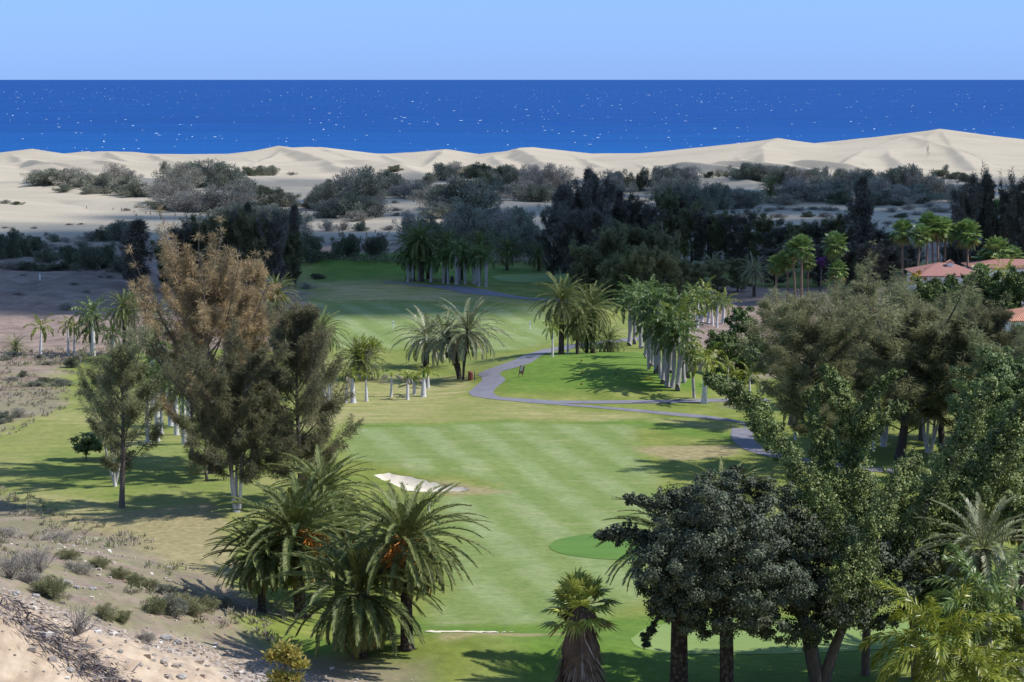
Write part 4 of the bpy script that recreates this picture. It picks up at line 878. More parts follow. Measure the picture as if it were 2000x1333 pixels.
# far shaded grove
gr = [(797, 551, 507, 22), (806, 551, 500, 26), (818, 549, 496, 26), (842, 554, 515, 20), (866, 554, 498, 24), (875, 555, 505, 22), (892, 556, 488, 26), (898, 555, 505, 22), (908, 555, 500, 22), (925, 555, 510, 22), (932, 558, 495, 24), (936, 560, 500, 24), (949, 561, 505, 22)]
for i, (a, b, c, d) in enumerate(gr):
    palm('royal', a, b, c, d, f'shaded royal palm with pale trunk, {ordinal(i, 13)} in the dark far grove', 'royal palms in the shaded far grove', i, tscale=(1.15, .95, 1.05)[i % 3], trunk=T_ROYV[i % 3])
gc = [(806, 549, 488, 46), (824, 550, 472, 42), (836, 545, 505, 34), (873, 550, 478, 34), (902, 548, 496, 30), (936, 552, 482, 36)]
for i, (a, b, c, d) in enumerate(gc):
    palm('canary', a, b, c, d, f'dark shaded date palm, {ordinal(i, 6)} in the far grove', 'date palms in the shaded far grove', i)
palm('canary', 990, 528, 492, 33, 'thick-trunked shaded date palm alone right of the far grove', None, 0)
palm('canary', 1052, 529, 500, 30, 'dark date palm between the far grove and the black casuarinas', None, 1)
palm('canary', 1392, 562, 518, 30, 'greyish half-dead date palm at the foot of the dark wood', None, 0, crown=CCg[0], native=4.0)
palm('canary', 1473, 580, 530, 35, 'greyish shaggy date palm right of the half-dead one', None, 0, crown=CCg[1], native=4.0)
palm('canary', 1504, 397, 372, 28, 'lone dark date palm among grey bushes below the big dunes', None, 2)
palm('canary', 1664, 548, 515, 26, 'dark date palm behind the double-tiered fan palms', None, 1)
palm('canary', 1336, 520, 485, 20, 'thin date palm top against the dark wood', None, 0)
palm('canary', 1850, 640, 592, 42, 'blue-grey date palm behind the big olive casuarina at right', None, 0, crown=CCg[0], native=4.0)
palm('canary', 1952, 680, 645, 36, 'date palm with spiky green fronds beside the tiled roof', None, 2)
palm('canary', 1985, 760, 712, 30, 'palm top poking out of the greenery at the right edge', None, 0)
# fan palms
fl = [(1515, 592, 517, 21), (1538, 590, 505, 22), (1554, 594, 488, 22), (1565, 596, 482, 27), (1578, 592, 510, 18)]
for i, (a, b, c, d) in enumerate(fl):
    palm('fan', a, b, c, d, f'slender fan palm, {ordinal(i, 5)} in the left fan palm cluster', 'fan palms in the left cluster', i)
palm('fan', 1629, 594, 477, 28, 'taller fan palm of the two standing close together', None, 1)
palm('fan', 1634, 594, 527, 24, 'shorter fan palm of the two standing close together', None, 2)
fr = [(1763, 575, 452, 27), (1787, 578, 458, 24), (1808, 575, 438, 27), (1824, 572, 452, 22), (1833, 574, 444, 25), (1845, 570, 448, 27), (1890, 572, 455, 30), (1920, 570, 508, 26), (1950, 572, 488, 30), (1918, 612, 535, 24), (1972, 565, 500, 24)]
for i, (a, b, c, d) in enumerate(sorted(fr)):
    palm('fan', a, b, c, d, f'glossy fan palm, {ordinal(i, 11)} in the cluster by the red roof', 'fan palms by the red roof', i)
palm('fan', 1945, 478, 405, 17, 'dark distant fan palm in front of the shaded wood at right', None, 0)
palm('royaly', 1965, 590, 535, 34, 'bright yellow palm right of the red roof', None, 0)
palm('royaly', 1990, 600, 560, 28, 'yellow-green palm at the right edge above the tiled roof', None, 1)
palm('royald', 1800, 590, 548, 20, 'small green feather palm left of the red roof', None, 1)
print('palms done')

# ================================================================== TREES
_EXT = {}
def extent(ms):
    k = ms[1].name
    if k not in _EXT:
        n = len(ms[1].vertices); a = np.empty(n * 3, np.float32); ms[1].vertices.foreach_get('co', a); a = a.reshape(-1, 3)
        _EXT[k] = (float(np.percentile(np.abs(a[:, 0]), 97)), float(np.percentile(a[:, 2], 99.85)))
    return _EXT[k]
def tree(meshes, px, fy, ty, label, group=None, wpx=None, native_r=1.0, native_h=1.0, name='casuarina_tree', cat='tree', rz=None, d=None):
    if d: x, y, _ = at_depth(px, 300, d); z = float(height(x, y)[0])
    else: x, y, z = place(px, fy)
    native_r, native_h = extent(meshes); H = at_depth(px, ty, y)[2] - z; k = H / native_h; kx = k if wpx is None else wpx * y / FPX / native_r
    r0 = thing(name, label, cat, (x, y, z - .1), random.uniform(0, 6.28) if rz is None else rz, group)
    for m_ in meshes: link(m_.name.split('.')[0], m_, r0, scale=(kx, kx, k))
    return r0
# big individual casuarinas near the camera ------------------------------------
A1 = plume_tree(101, 16.5, 4.6, 34, .22, 24000, M_CAS, M_BARK, 'oval', .8, .24, .60, gaps=.30, tipup=.7)
tree(A1, 238, 992, 635, 'feathery olive casuarina with a single brown trunk, standing foremost at left', wpx=72, native_r=5.0, native_h=17.2)
A2 = plume_tree(102, 14, 3.6, 26, .38, 16000, M_CAS, M_BARKL, 'oval', .9, .22, .55, stems=4, gaps=.35, tipup=.7)
tree(A2, 224, 950, 700, 'multi-stemmed casuarina with four pale leaning stems just behind the foremost one', wpx=62, native_r=4.4, native_h=14.4)
A3 = plume_tree(103, 24, 7.2, 46, .10, 70000, M_CASB, M_BARK, 'oval', 1.0, .35, .75, gaps=.26, tipup=1.0, nsub=7)
tree(A3, 415, 925, 440, 'tall rusty brown casuarina with spiky plumed top', wpx=98, native_r=8.0, native_h=25)
A3b = plume_tree(104, 20, 5.2, 34, .15, 34000, M_CASB, M_BARK, 'cone', 1.1, .28, .7, gaps=.3, tipup=1.1)
tree(A3b, 495, 905, 500, 'rusty brown casuarina merging with the right side of the tallest one', wpx=72, native_r=5.8, native_h=21)
tree(A3b, 374, 900, 560, 'rusty casuarina with thin plumes on the left flank of the tallest one', wpx=46, native_r=5.8, native_h=21)
A4 = plume_tree(105, 18, 7.5, 46, .20, 70000, M_CASG, M_BARKL, 'broad', .5, .30, .85, stems=5, gaps=.22, tipup=.4, nsub=7)
tree(A4, 466, 1000, 640, 'dark brown-green casuarina with several white stems at its foot', wpx=108, native_r=8.2, native_h=18.5)
A5 = plume_tree(106, 20, 6.8, 54, .08, 90000, M_CASG, M_BARK, 'low', .35, .30, 1.0, gaps=.15, tipup=.40, nsub=7)
tree(A5, 588, 985, 592, 'dense dark casuarina rising behind the foreground date palms', wpx=98, native_r=7.4, native_h=20.6)
A6 = plume_tree(107, 9, 3.6, 22, .15, 14000, M_CAS, M_BARK, 'broad', .5, .14, .6, gaps=.3)
tree(A6, 405, 940, 800, 'small grey-green tree with open branches left of the white stems', wpx=58, native_r=4.0, native_h=9.3)
# right side
A7 = plume_tree(111, 19, 6.0, 42, .16, 34000, M_CAS, M_BARKD, 'oval', .9, .32, .70, gaps=.34, tipup=.7, lean=(1.2, 0), nsub=7)
tree(A7, 1757, 898, 545, 'airy olive casuarina with forked dark trunk, tallest at right', wpx=125, native_r=6.8, native_h=19.6, rz=0)
A8 = plume_tree(112, 18, 5.6, 42, .22, 60000, M_CASM, M_BARKD, 'broad', .5, .30, .85, gaps=.2, tipup=.4, nsub=7)
tree(A8, 1588, 920, 580, 'dense dark olive casuarina with drooping clumps left of the airy one', wpx=105, native_r=6.6, native_h=18.5)
tree(A7, 1690, 800, 505, 'casuarina with a golden-tipped spire behind the airy one', wpx=80, native_r=6.8, native_h=19.6, rz=2.2)
tree(A1, 1545, 830, 560, 'olive casuarina behind the dense dark one, its top below the fan palms', wpx=75, native_r=5.0, native_h=17.2)
tree(A7, 1880, 900, 560, 'pale olive casuarina between the airy tree and the right edge', wpx=100, native_r=6.8, native_h=19.6, rz=4.0)
tree(A2, 1812, 885, 640, 'casuarina with a fan of pale leaning stems right of the forked one', wpx=80, native_r=4.4, native_h=14.4)
tree(A7, 1640, 868, 556, 'grey-green feathery tree between the dense dark casuarina and the airy one', wpx=84, rz=1.1)
tree(A2, 1722, 872, 566, 'feathery tree filling in just left of the forked trunk', wpx=84, rz=.5)
tree(A7, 1842, 884, 558, 'broad feathery casuarina under the red roof', wpx=98, rz=3.1)
tree(A5, 1930, 905, 600, 'rounded olive tree beside the bright terracotta roof', wpx=84, rz=5.0)
tree(A1, 2000, 860, 628, 'feathery tree at the very right edge hiding the tiled house', wpx=70)
tree(A1, 1965, 940, 640, 'grey-green casuarina cut by the right edge below the tiled roof', wpx=85, native_r=5.0, native_h=17.2)
tree(A5, 1800, 860, 590, 'olive casuarina filling the gap behind the airy one', wpx=95, native_r=7.4, native_h=20.6)
# broadleaf masses at right
def sprigged(g, P, rad, n, r_, size, asp):
    arm_leaves(g, P, rad * .84, n, r_, size, asp, rag=.5); Q = smooth_line(P, 6); rq = np.interp(np.linspace(0, 1, len(Q)), np.linspace(0, 1, len(rad)), rad)
    for i in range(2, len(Q), 1):
        for q in range(1):
            u = nrm(r_.normal(0, 1, 3) + np.array([0, -.4, .5])); l = rq[i] * r_.uniform(.9, 1.5); e_ = Q[i] + u * l + (Q[i] - Q[i - 1]) * r_.uniform(0, .8)
            arm_leaves(g, np.array([Q[i] + u * rq[i] * .5, (Q[i] + u * rq[i] * .5 + e_) / 2, e_]), np.array([.42, .3, .08]) * min(1.2, rq[i]), 120, r_, size, asp)
def broad_tree(name, base_px, D, blobs, trunks, mat, lab, cat='tree', size=(.13, .24), dens=1.0, arms=(), seed=1, bm=None, asp=.65):
    """crown of leaf clumps at real places round (px,py,depth) and a forked trunk"""
    r_ = np.random.default_rng(seed); bx, by, bz = at_depth(*base_px, D); bz = float(height(bx, by)[0]); g = G(); gt = G(); rt = thing(name, lab, cat, (bx, by, bz))
    for (px, py, dd, rp) in blobs:
        c = np.array(at_depth(px, py, D + dd)) - (bx, by, bz); rr = rp * D / FPX
        blob_leaves(g, c, rr, rr * 1.0, rr * .82, int(1500 * rr * rr * dens) + 300, r_, size, .22, seed + int(px), asp=asp)
    for (L, rad, n) in arms:
        P = np.array([at_depth(a, b, D + c) for a, b, c in L]) - (bx, by, bz); sprigged(g, P, np.array(rad) * D / FPX, int(n * dens * 1.5), r_, size, asp)
        V, F = tube(smooth_line(P, 5), .10, 5); gt.add(V, F)
    for (L, r0_, r1_) in trunks:
        P = np.array([at_depth(a, b, D + c) for a, b, c in L]) - (bx, by, bz); P[0][2] = min(P[0][2], -.1) if len(P) and P[0][2] < 2.5 else P[0][2]
        Q = smooth_line(P, 5); V, F = tube(Q, np.linspace(r0_, r1_, len(Q)), 9); link('trunk', make_mesh('trunk', V, F, bm or M_BARK, None, True), rt)
    if arms: link('branches', gt.mesh('branches', bm or M_BARK, True), rt)
    link('crown', g.mesh('crown', mat), rt); return rt
broad_tree('broadleaf_tree', (1600, 1345), 157,
    [(1400, 1040, -9, 105), (1330, 1110, -10, 80), (1470, 1110, -8, 95), (1360, 1010, -9, 72), (1290, 1160, -8, 50), (1275, 1085, -8, 38), (1420, 1195, -8, 62), (1360, 1205, -8, 45), (1310, 1190, -9, 40), (1490, 1215, -6, 45), (1545, 1170, -2, 90), (1640, 1170, -2, 80), (1540, 1060, 0, 90), (1620, 1080, 0, 80), (1720, 1160, 0, 75), (1480, 1000, -2, 75), (1350, 1180, -7, 50), (1770, 1120, 2, 55), (1440, 950, -2, 45), (1390, 950, -3, 32), (1480, 1110, 0, 80), (1560, 1120, 2, 80), (1690, 1090, 2, 80), (1420, 1130, -2, 70), (1350, 1080, -4, 60), (1600, 1205, 1, 55), (1490, 1200, 0, 50), (1700, 1200, 1, 45), (1560, 1020, 3, 60), (1800, 1150, 5, 55)],
    [([(1598, 1352, 0), (1590, 1290, 0), (1580, 1240, 0), (1540, 1170, -1), (1460, 1090, 0)], .55, .16), ([(1605, 1352, 0), (1622, 1290, 0), (1645, 1230, 0), (1690, 1150, 0), (1720, 1080, 0)], .5, .15), ([(1590, 1290, 0), (1560, 1180, 2), (1550, 1080, 3)], .25, .1)],
    M_FIC, 'huge dark glossy-leaved tree with forked trunk in the right foreground', dens=1.05, seed=5, size=(.12, .24),
    arms=[([(1290, 1060, -8), (1240, 1052, -8), (1200, 1045, -8), (1168, 1048, -8)], [26, 24, 20, 6], 2600), ([(1360, 1000, -8), (1300, 985, -8), (1255, 980, -8), (1222, 972, -8)], [30, 22, 15, 5], 2200), ([(1300, 1180, -2), (1270, 1230, -2), (1262, 1262, -2)], [24, 14, 4], 500), ([(1640, 1215, -3), (1600, 1245, -3), (1575, 1262, -3)], [26, 22, 8], 500)])
ARM = [([(1700, 1160, -9), (1640, 1030, -7), (1570, 935, -4), (1510, 850, -1), (1465, 790, 0), (1410, 755, 0), (1380, 738, 0)], [50, 50, 44, 38, 34, 22, 6], 15000),
       ([(1690, 1100, 0), (1680, 980, 0), (1670, 880, 1), (1650, 800, 1), (1632, 745, 1), (1612, 722, 1)], [55, 55, 46, 38, 22, 8], 13000),
       ([(1672, 830, 0), (1700, 790, 0), (1725, 745, 0), (1758, 728, 0)], [26, 22, 14, 4], 2600), ([(1690, 850, 0), (1730, 815, 0), (1768, 792, 0)], [30, 24, 6], 2400),
       ([(1640, 790, 0), (1600, 765, 0), (1572, 775, 0)], [18, 14, 5], 1400), ([(1600, 880, 0), (1592, 830, 0), (1590, 785, 0)], [30, 22, 8], 2400), ([(1610, 960, 0), (1615, 900, 0), (1625, 850, 0)], [38, 32, 20], 3500)]
broad_tree('climber_tree', (1690, 1330), 160, [(1600, 1030, 2, 75), (1680, 1010, 3, 80), (1570, 980, 2, 60), (1650, 950, 4, 60), (1740, 1050, 5, 70)], [([(1690, 1335, 0), (1692, 1250, 0), (1695, 1150, 0), (1690, 1060, 0)], .35, .2)], M_IVY,
    'leafy climber-clad tree with an arm reaching up left over the cart path', dens=1.0, arms=ARM, seed=8, size=(.12, .22))
ARM2 = [([(1640, 1150, -9), (1690, 1060, -8), (1735, 980, -7), (1765, 925, -6), (1790, 895, -5)], [34, 42, 40, 34, 14], 9500),
        ([(1740, 1110, 0), (1800, 1000, 0), (1850, 910, 0), (1890, 830, 0), (1925, 770, 0), (1940, 745, 0)], [48, 52, 48, 40, 24, 8], 14000),
        ([(1830, 1060, 3), (1890, 980, 3), (1950, 900, 3), (1985, 830, 3), (2005, 780, 3)], [50, 55, 50, 38, 14], 12000), ([(1900, 930, 4), (1960, 850, 4), (2040, 760, 4), (2080, 720, 4)], [45, 50, 45, 20], 9000)]
broad_tree('climber_tree', (1790, 1320), 159, [(1790, 1060, 2, 75), (1860, 1010, 4, 75), (1930, 950, 5, 80), (1830, 960, 4, 70), (1770, 980, 5, 60), (1880, 920, 6, 60), (1980, 900, 6, 70), (1820, 1100, 4, 60)], [([(1790, 1325, 0), (1785, 1220, 0), (1770, 1120, 0), (1800, 1010, 0), (1880, 860, 0)], .38, .14)], M_IVY,
    'leafy climber-clad tree with several slanting arms toward the right edge', dens=1.0, arms=ARM2, seed=9, size=(.12, .22))
broad_tree('broadleaf_tree', (1960, 1080), 215, [(1930, 740, 0, 60), (1980, 800, 0, 70), (1900, 800, 2, 50), (1990, 720, 3, 50), (2040, 780, 0, 80), (1960, 880, 0, 60), (1880, 880, 0, 45)], [([(1960, 1080, 0), (1960, 950, 0), (1955, 800, 0)], .4, .2)], M_BRO,
    'rounded green broadleaf tree at the right edge above the climbers', dens=.8, seed=12, size=(.16, .3))
broad_tree('broadleaf_tree', (1440, 745), 318, [(1440, 690, 0, 42), (1410, 670, 0, 28), (1465, 660, 2, 36), (1450, 625, 3, 30), (1480, 700, 0, 34), (1420, 720, 0, 26), (1455, 730, 0, 28)], [([(1440, 748, 0), (1445, 720, 0), (1450, 660, 0)], .3, .15)], M_BRO,
    'dark rounded bushy tree between the royal palms and the casuarinas', dens=.62, seed=13, size=(.2, .38))
broad_tree('round_shrub', (168, 885), 252, [(166, 866, 0, 20), (182, 870, 0, 16), (160, 876, 0, 14)], [([(168, 888, 0), (168, 870, 0)], .1, .05)], M_BRO, 'small dark round shrub left of the multi-stemmed casuarina', 'shrub', dens=1, seed=14, size=(.18, .3))
# twiggy pale tree on the dry strip
r_ = np.random.default_rng(77); x, y, z = place(716, 742); gt = G(); gf = G(); hh = 84 * y / FPX
V, F = tube([[0, 0, -.1], [.1, 0, hh * .35], [0, .1, hh * .65]], [.20, .15, .10], 7); gt.add(V, F)
V, F = tube([[.9, .2, -.1], [.75, 0, hh * .25], [1.5, 0, hh * .42]], [.13, .1, .05], 6); gt.add(V, F)
for k in range(26):
    az = k * GA; e_ = R(r_.uniform(5, 75)); L_ = r_.uniform(.25, .42) * hh; b = np.array([0, .1, hh * r_.uniform(.45, .66)]); d_ = np.array([math.cos(az) * math.cos(e_), math.sin(az) * math.cos(e_), math.sin(e_)])
    P = b + d_ * np.linspace(0, 1, 5)[:, None] * L_ + r_.normal(0, .08, (5, 3)); V, F = tube(P, np.linspace(.06, .015, 5), 4); gt.add(V, F)
    for q in range(3):
        c = P[-1] + r_.normal(0, .45, 3); V, F = tube([P[-2], c], [.02, .01], 3); gt.add(V, F); n = 48; Bp = c + r_.normal(0, .24, (n, 3)); D_ = nrm(r_.normal(0, 1, (n, 3))); V, F = diamonds(Bp, D_, .22, nrm(r_.normal(0, 1, (n, 3))), .13); gf.add(V, F)
rt = thing('twiggy_tree', 'sparse twiggy tree with pale trunk and fresh green tips behind stunted palms', 'tree', (x, y, z)); link('trunk', gt.mesh('trunk', M_BARKW, True), rt); link('crown', gf.mesh('crown', M_ROYY), rt)

# distant wood -----------------------------------------------------------------
DK = [plume_tree(201 + i, 14, 4.2, 28, .05, 14000, M_CASD, M_BARKD, sh, 1.0, .25, .78, L=(.5, 1.0), W=(.08, .14), tipup=.8, nsub=4, gaps=.22) for i, sh in enumerate(('oval', 'cone', 'broad'))]
DN = plume_tree(205, 14, 2.1, 30, .08, 6500, M_CASD, M_BARKD, 'column', 1.2, .2, .5, L=(.5, 1.0), W=(.09, .15), tipup=.9, nsub=3, gaps=.3)
DM = [plume_tree(211 + i, 13, 4.6, 26, .05, 15000, M_CASM, M_BARKD, sh, .8, .25, .95, L=(.5, 1.0), W=(.09, .15), tipup=.6, nsub=4, gaps=.12) for i, sh in enumerate(('oval', 'broad'))]
DO = [plume_tree(215 + i, 12, 5.0, 24, .08, 15000, M_CAS, M_BARKD, 'broad', .3, .25, .95, L=(.5, 1.0), W=(.09, .16), tipup=.25, nsub=5, gaps=.15) for i in range(2)]
def wood(rows, phrase, grp, kinds, what):
    rows = sorted(rows); n = len(rows)
    for i, (px, fy, ty, hw) in enumerate(rows):
        tree(kinds[i % len(kinds)], px, fy, ty, f'{what}, {ordinal(i, n)} {phrase}', grp, wpx=hw, native_r=4.8 if kinds[0] is not DN else 2.2, native_h=14.5 if kinds[0] is not DO[0] else 12.4)
tree(DN, 273, 572, 426, 'narrow dark casuarina standing apart left of the dark wood', wpx=26, native_r=2.3, native_h=14.5)
tree(DK[0], 262, 560, 470, 'low dark bushy casuarina at the foot of the narrow one', wpx=24, native_r=4.8, native_h=14.5)
wood([(352, 560, 432, 30), (385, 560, 418, 32), (418, 562, 412, 30), (447, 558, 407, 30), (478, 560, 403, 30), (508, 562, 408, 30), (538, 560, 408, 28), (330, 570, 470, 26), (565, 560, 440, 24)], 'in the brownish dark wood at left', 'dark casuarinas in the left wood', [DM[0], DK[0], DM[1]], 'shaded casuarina')
tree(DN, 577, 560, 396, 'slim pointed dark casuarina closing the left wood on its right', wpx=13, native_r=2.3, native_h=14.5)
tree(DN, 486, 560, 392, 'thin dark spire rising from the middle of the left wood', wpx=12, native_r=2.3, native_h=14.5)
wood([(1080, 545, 400, 26), (1100, 535, 362, 32), (1128, 530, 345, 34), (1152, 525, 330, 30), (1178, 525, 345, 30), (1205, 520, 372, 28), (1232, 515, 368, 24), (1120, 550, 400, 34), (1165, 550, 395, 34)], 'in the tall blackish clump at centre', 'blackish casuarinas at the centre', DK, 'tall blackish casuarina')
wood([(1262, 515, 380, 26), (1300, 512, 368, 26), (1322, 508, 360, 28), (1350, 515, 395, 28), (1380, 520, 405, 30), (1415, 525, 410, 32), (1450, 528, 405, 32), (1490, 530, 415, 32), (1530, 533, 430, 30), (1565, 535, 432, 32), (1600, 538, 428, 32), (1635, 538, 415, 32), (1700, 540, 425, 34), (1735, 540, 450, 30)], 'in the long dark wood at right', 'dark casuarinas in the long right wood', [DK[2], DM[0], DK[0], DM[1]], 'shaded dark tree')
tree(DK[1], 1680, 540, 345, 'tall black casuarina sticking out of the long dark wood', wpx=28, native_r=4.8, native_h=14.5)
wood([(1880, 545, 355, 28), (1902, 535, 325, 26), (1925, 540, 340, 26), (1965, 540, 345, 26), (1990, 545, 338, 26), (2020, 545, 350, 30), (1868, 548, 400, 26)], 'in the dark stand at the right edge', 'dark casuarinas at the right edge', [DK[1], DK[0], DK[2]], 'dark ragged casuarina')
wood([(1140, 582, 472, 26), (1160, 580, 490, 28), (1185, 570, 440, 30), (1212, 566, 432, 32), (1245, 565, 436, 30), (1275, 567, 440, 28), (1300, 570, 450, 26)], 'in the brownish stand behind the royal palms', 'brownish casuarinas behind the royal palms', DM, 'brown-tinted casuarina')
wood([(1195, 592, 498, 28), (1228, 594, 482, 30), (1262, 594, 476, 32), (1298, 592, 480, 30), (1325, 588, 500, 24), (1355, 580, 510, 26), (1400, 575, 505, 26), (1440, 570, 500, 24)], 'in the lower olive stand before the brown trees', 'olive trees before the brown stand', DO, 'olive spreading tree')
wood([(1515, 560, 470, 28), (1600, 560, 470, 28), (1650, 562, 470, 30), (1700, 562, 470, 30), (1740, 560, 475, 26), (1775, 550, 470, 26), (1860, 545, 470, 26), (1905, 545, 468, 26)], 'of the low green-black trees behind the fan palms', 'low dark trees behind the fan palms', [DK[2], DK[0]], 'low dark tree')

DG = plume_tree(219, 7, 3.6, 22, .05, 12000, M_BRO, M_BARKD, 'broad', .4, .2, .8, L=(.35, .6), W=(.14, .22), tipup=.3, nsub=5)
wood([(1775, 640, 560, 26), (1805, 650, 540, 28), (1838, 645, 537, 28), (1872, 650, 536, 28), (1905, 640, 538, 26), (1935, 645, 522, 28), (1965, 650, 530, 30), (1995, 650, 522, 30), (1990, 790, 640, 34), (1950, 785, 648, 34), (2020, 790, 636, 34), (1730, 660, 590, 24)], 'in the gardens by the red roofs', 'green garden trees by the red roofs', [DG], 'green garden tree')
# dune bushes --------------------------------------------------------------------
TB = [bush_mesh(301 + i, 8000, M_TAM) for i in range(3)]; TG = [bush_mesh(311 + i, 6500, M_TAMG, W=(.035, .06)) for i in range(2)]; TD = [bush_mesh(321 + i, 9000, M_TAMD) for i in range(2)]; TO = [bush_mesh(331 + i, 9000, M_OLV, W=(.03, .06), L=(.3, .7)) for i in range(2)]
def bushes(rows, phrase, grp, cat='bush'):
    rows = sorted(rows); n = len(rows)
    for i, (px, fy, ty, hw, *kk) in enumerate(rows):
        kd = kk[0] if kk else ('t' if i % 4 else 'g'); ms = {'t': TB, 'g': TG, 'd': TD, 'o': TO}[kd]; m_ = ms[i % len(ms)]
        x, y, z = place(px, fy); Hh = max(.5, (at_depth(px, ty, y)[2] - z) * 1.04); k = hw * y / FPX * (1.6 if hw >= 20 and y > 600 else 1.32)
        nm = {'t': 'grey-green', 'g': 'dry grey', 'd': 'dark green', 'o': 'olive'}[kd]
        r0 = thing('tamarisk_bush' if kd != 'd' else 'dark_bush', f'{nm} bush, {ordinal(i, n)} {phrase}', cat, (x, y, z - .15), random.uniform(0, 6.28), grp)
        link('stems', m_[0], r0, scale=(k, k, Hh)); link('foliage', m_[1], r0, scale=(k, k, Hh))
bushes([(75, 356, 333, 24), (95, 362, 331, 30), (125, 360, 331, 30), (150, 366, 331, 28), (125, 376, 358, 16), (172, 380, 362, 14), (182, 372, 338, 26), (205, 378, 340, 28), (225, 370, 322, 28), (248, 382, 345, 28), (262, 385, 355, 22), (285, 384, 358, 22, 'd'), (240, 352, 330, 24, 'g')], 'in the far left thicket', 'bushes in the far left dune thicket')
bushes([(318, 398, 355, 30), (335, 385, 330, 32, 'g'), (352, 375, 320, 34), (385, 365, 315, 34), (415, 362, 314, 34), (442, 372, 320, 30), (325, 408, 385, 28, 'd'), (360, 412, 372, 40, 'g'), (400, 410, 365, 44, 'g'), (440, 412, 362, 42, 'g'), (475, 408, 352, 34), (322, 340, 316, 12), (500, 402, 355, 28, 'd'), (525, 400, 362, 26, 'd'), (552, 404, 372, 26), (480, 432, 396, 36), (520, 440, 398, 36), (555, 448, 402, 34), (590, 490, 440, 34, 'g'), (605, 512, 455, 30, 'd'), (450, 440, 400, 36), (575, 470, 420, 30)], 'in the big left thicket', 'bushes in the big left thicket')
bushes([(488, 344, 325, 16, 'd'), (508, 343, 324, 16), (530, 343, 324, 16), (570, 342, 335, 10, 'g')], 'in the small row on the pale dune', 'small row of bushes on the pale dune')
bushes([(612, 408, 385, 22, 'd'), (635, 412, 360, 34), (658, 400, 345, 32), (690, 400, 332, 34), (715, 405, 330, 34), (650, 425, 388, 34), (690, 425, 378, 36), (730, 424, 385, 32), (700, 432, 412, 22, 'g'), (745, 380, 340, 30, 'g'), (770, 335, 322, 16, 'd'), (768, 382, 342, 28), (795, 388, 352, 28, 'g'), (825, 385, 355, 28, 'g'), (835, 360, 340, 18), (755, 355, 335, 20)], 'in the central dune thicket', 'bushes in the central dune thicket')
bushes([(848, 402, 365, 34), (875, 412, 355, 40), (905, 412, 348, 44), (935, 412, 352, 40), (865, 352, 320, 22), (885, 348, 317, 22), (925, 350, 320, 24, 'd'), (948, 355, 318, 24, 'd'), (975, 362, 322, 26, 'd'), (960, 385, 348, 32, 'd'), (860, 425, 395, 30), (1000, 365, 325, 24), (1022, 362, 322, 24, 'g'), (1045, 368, 325, 26, 'g'), (1070, 372, 322, 26), (1095, 372, 325, 24, 'g'), (1020, 392, 355, 30), (1055, 395, 356, 32)], 'in the thicket by the blackish clump', 'bushes left of and behind the blackish clump')
bushes([(820, 478, 430, 34), (850, 478, 428, 34), (885, 475, 420, 36), (915, 470, 402, 40), (950, 465, 400, 36), (985, 470, 410, 34, 'g'), (1020, 480, 410, 34), (800, 470, 415, 22, 'g'), (1040, 500, 440, 34), (1000, 500, 450, 34), (960, 490, 445, 34, 'd'), (880, 500, 450, 34, 'd')], 'of the shaded thicket behind the far palm grove', 'shaded bushes behind the far palm grove')
bushes([(677, 500, 456, 27, 'd'), (735, 500, 457, 24, 'd'), (640, 452, 430, 16, 'g'), (672, 450, 434, 14, 'g'), (706, 452, 432, 14, 't'), (760, 450, 440, 14, 'g'), (645, 505, 492, 10, 'g')], 'on the shaded sand beyond the far fairway', 'bushes on the shaded sand beyond the fairway')
bushes([(8, 505, 456, 28, 'd'), (30, 502, 447, 28, 'd'), (58, 502, 462, 26, 'd'), (90, 512, 485, 26, 'd'), (64, 478, 460, 14, 'd'), (118, 505, 490, 20, 'd'), (150, 525, 480, 28, 'd'), (175, 527, 476, 30, 'd'), (205, 525, 474, 30, 'd'), (130, 500, 478, 14, 'd'), (22, 525, 505, 30, 'g'), (60, 527, 510, 26, 'd'), (110, 528, 512, 26, 'd'), (235, 530, 505, 22, 'd')], 'in the dark hedge across the left dirt', 'dark hedge bushes across the left dirt')
bushes([(178, 472, 452, 20), (200, 472, 446, 16, 'd'), (228, 470, 432, 24), (245, 470, 432, 22), (108, 473, 456, 16), (130, 474, 463, 10, 'g'), (160, 480, 466, 16, 'g'), (95, 486, 473, 16, 'g'), (112, 487, 478, 12, 'g'), (10, 398, 390, 12), (32, 400, 393, 12), (67, 447, 441, 7, 'g'), (10, 446, 441, 8, 'g'), (90, 461, 453, 6, 'g'), (135, 440, 435, 8, 'g'), (158, 439, 435, 7, 'g'), (247, 412, 406, 9, 'g')], 'of the loose bushes on the left sand', 'loose bushes on the left sand flat')
bushes([(1192, 385, 335, 28), (1250, 372, 330, 18, 'd'), (1210, 375, 332, 22, 'd'), (1290, 372, 324, 20), (1310, 378, 330, 26), (1330, 375, 322, 26), (1350, 378, 328, 24), (1300, 400, 350, 30), (1340, 402, 352, 34), (1384, 347, 334, 10, 'd'), (1405, 345, 331, 12), (1420, 346, 334, 10), (1440, 348, 328, 18), (1462, 350, 320, 22), (1485, 350, 322, 24), (1385, 408, 362, 26), (1410, 410, 360, 22), (1440, 408, 368, 24), (1465, 408, 370, 24), (1350, 420, 375, 28, 'd')], 'of the dune scrub right of the blackish clump', 'dune scrub right of the blackish clump')
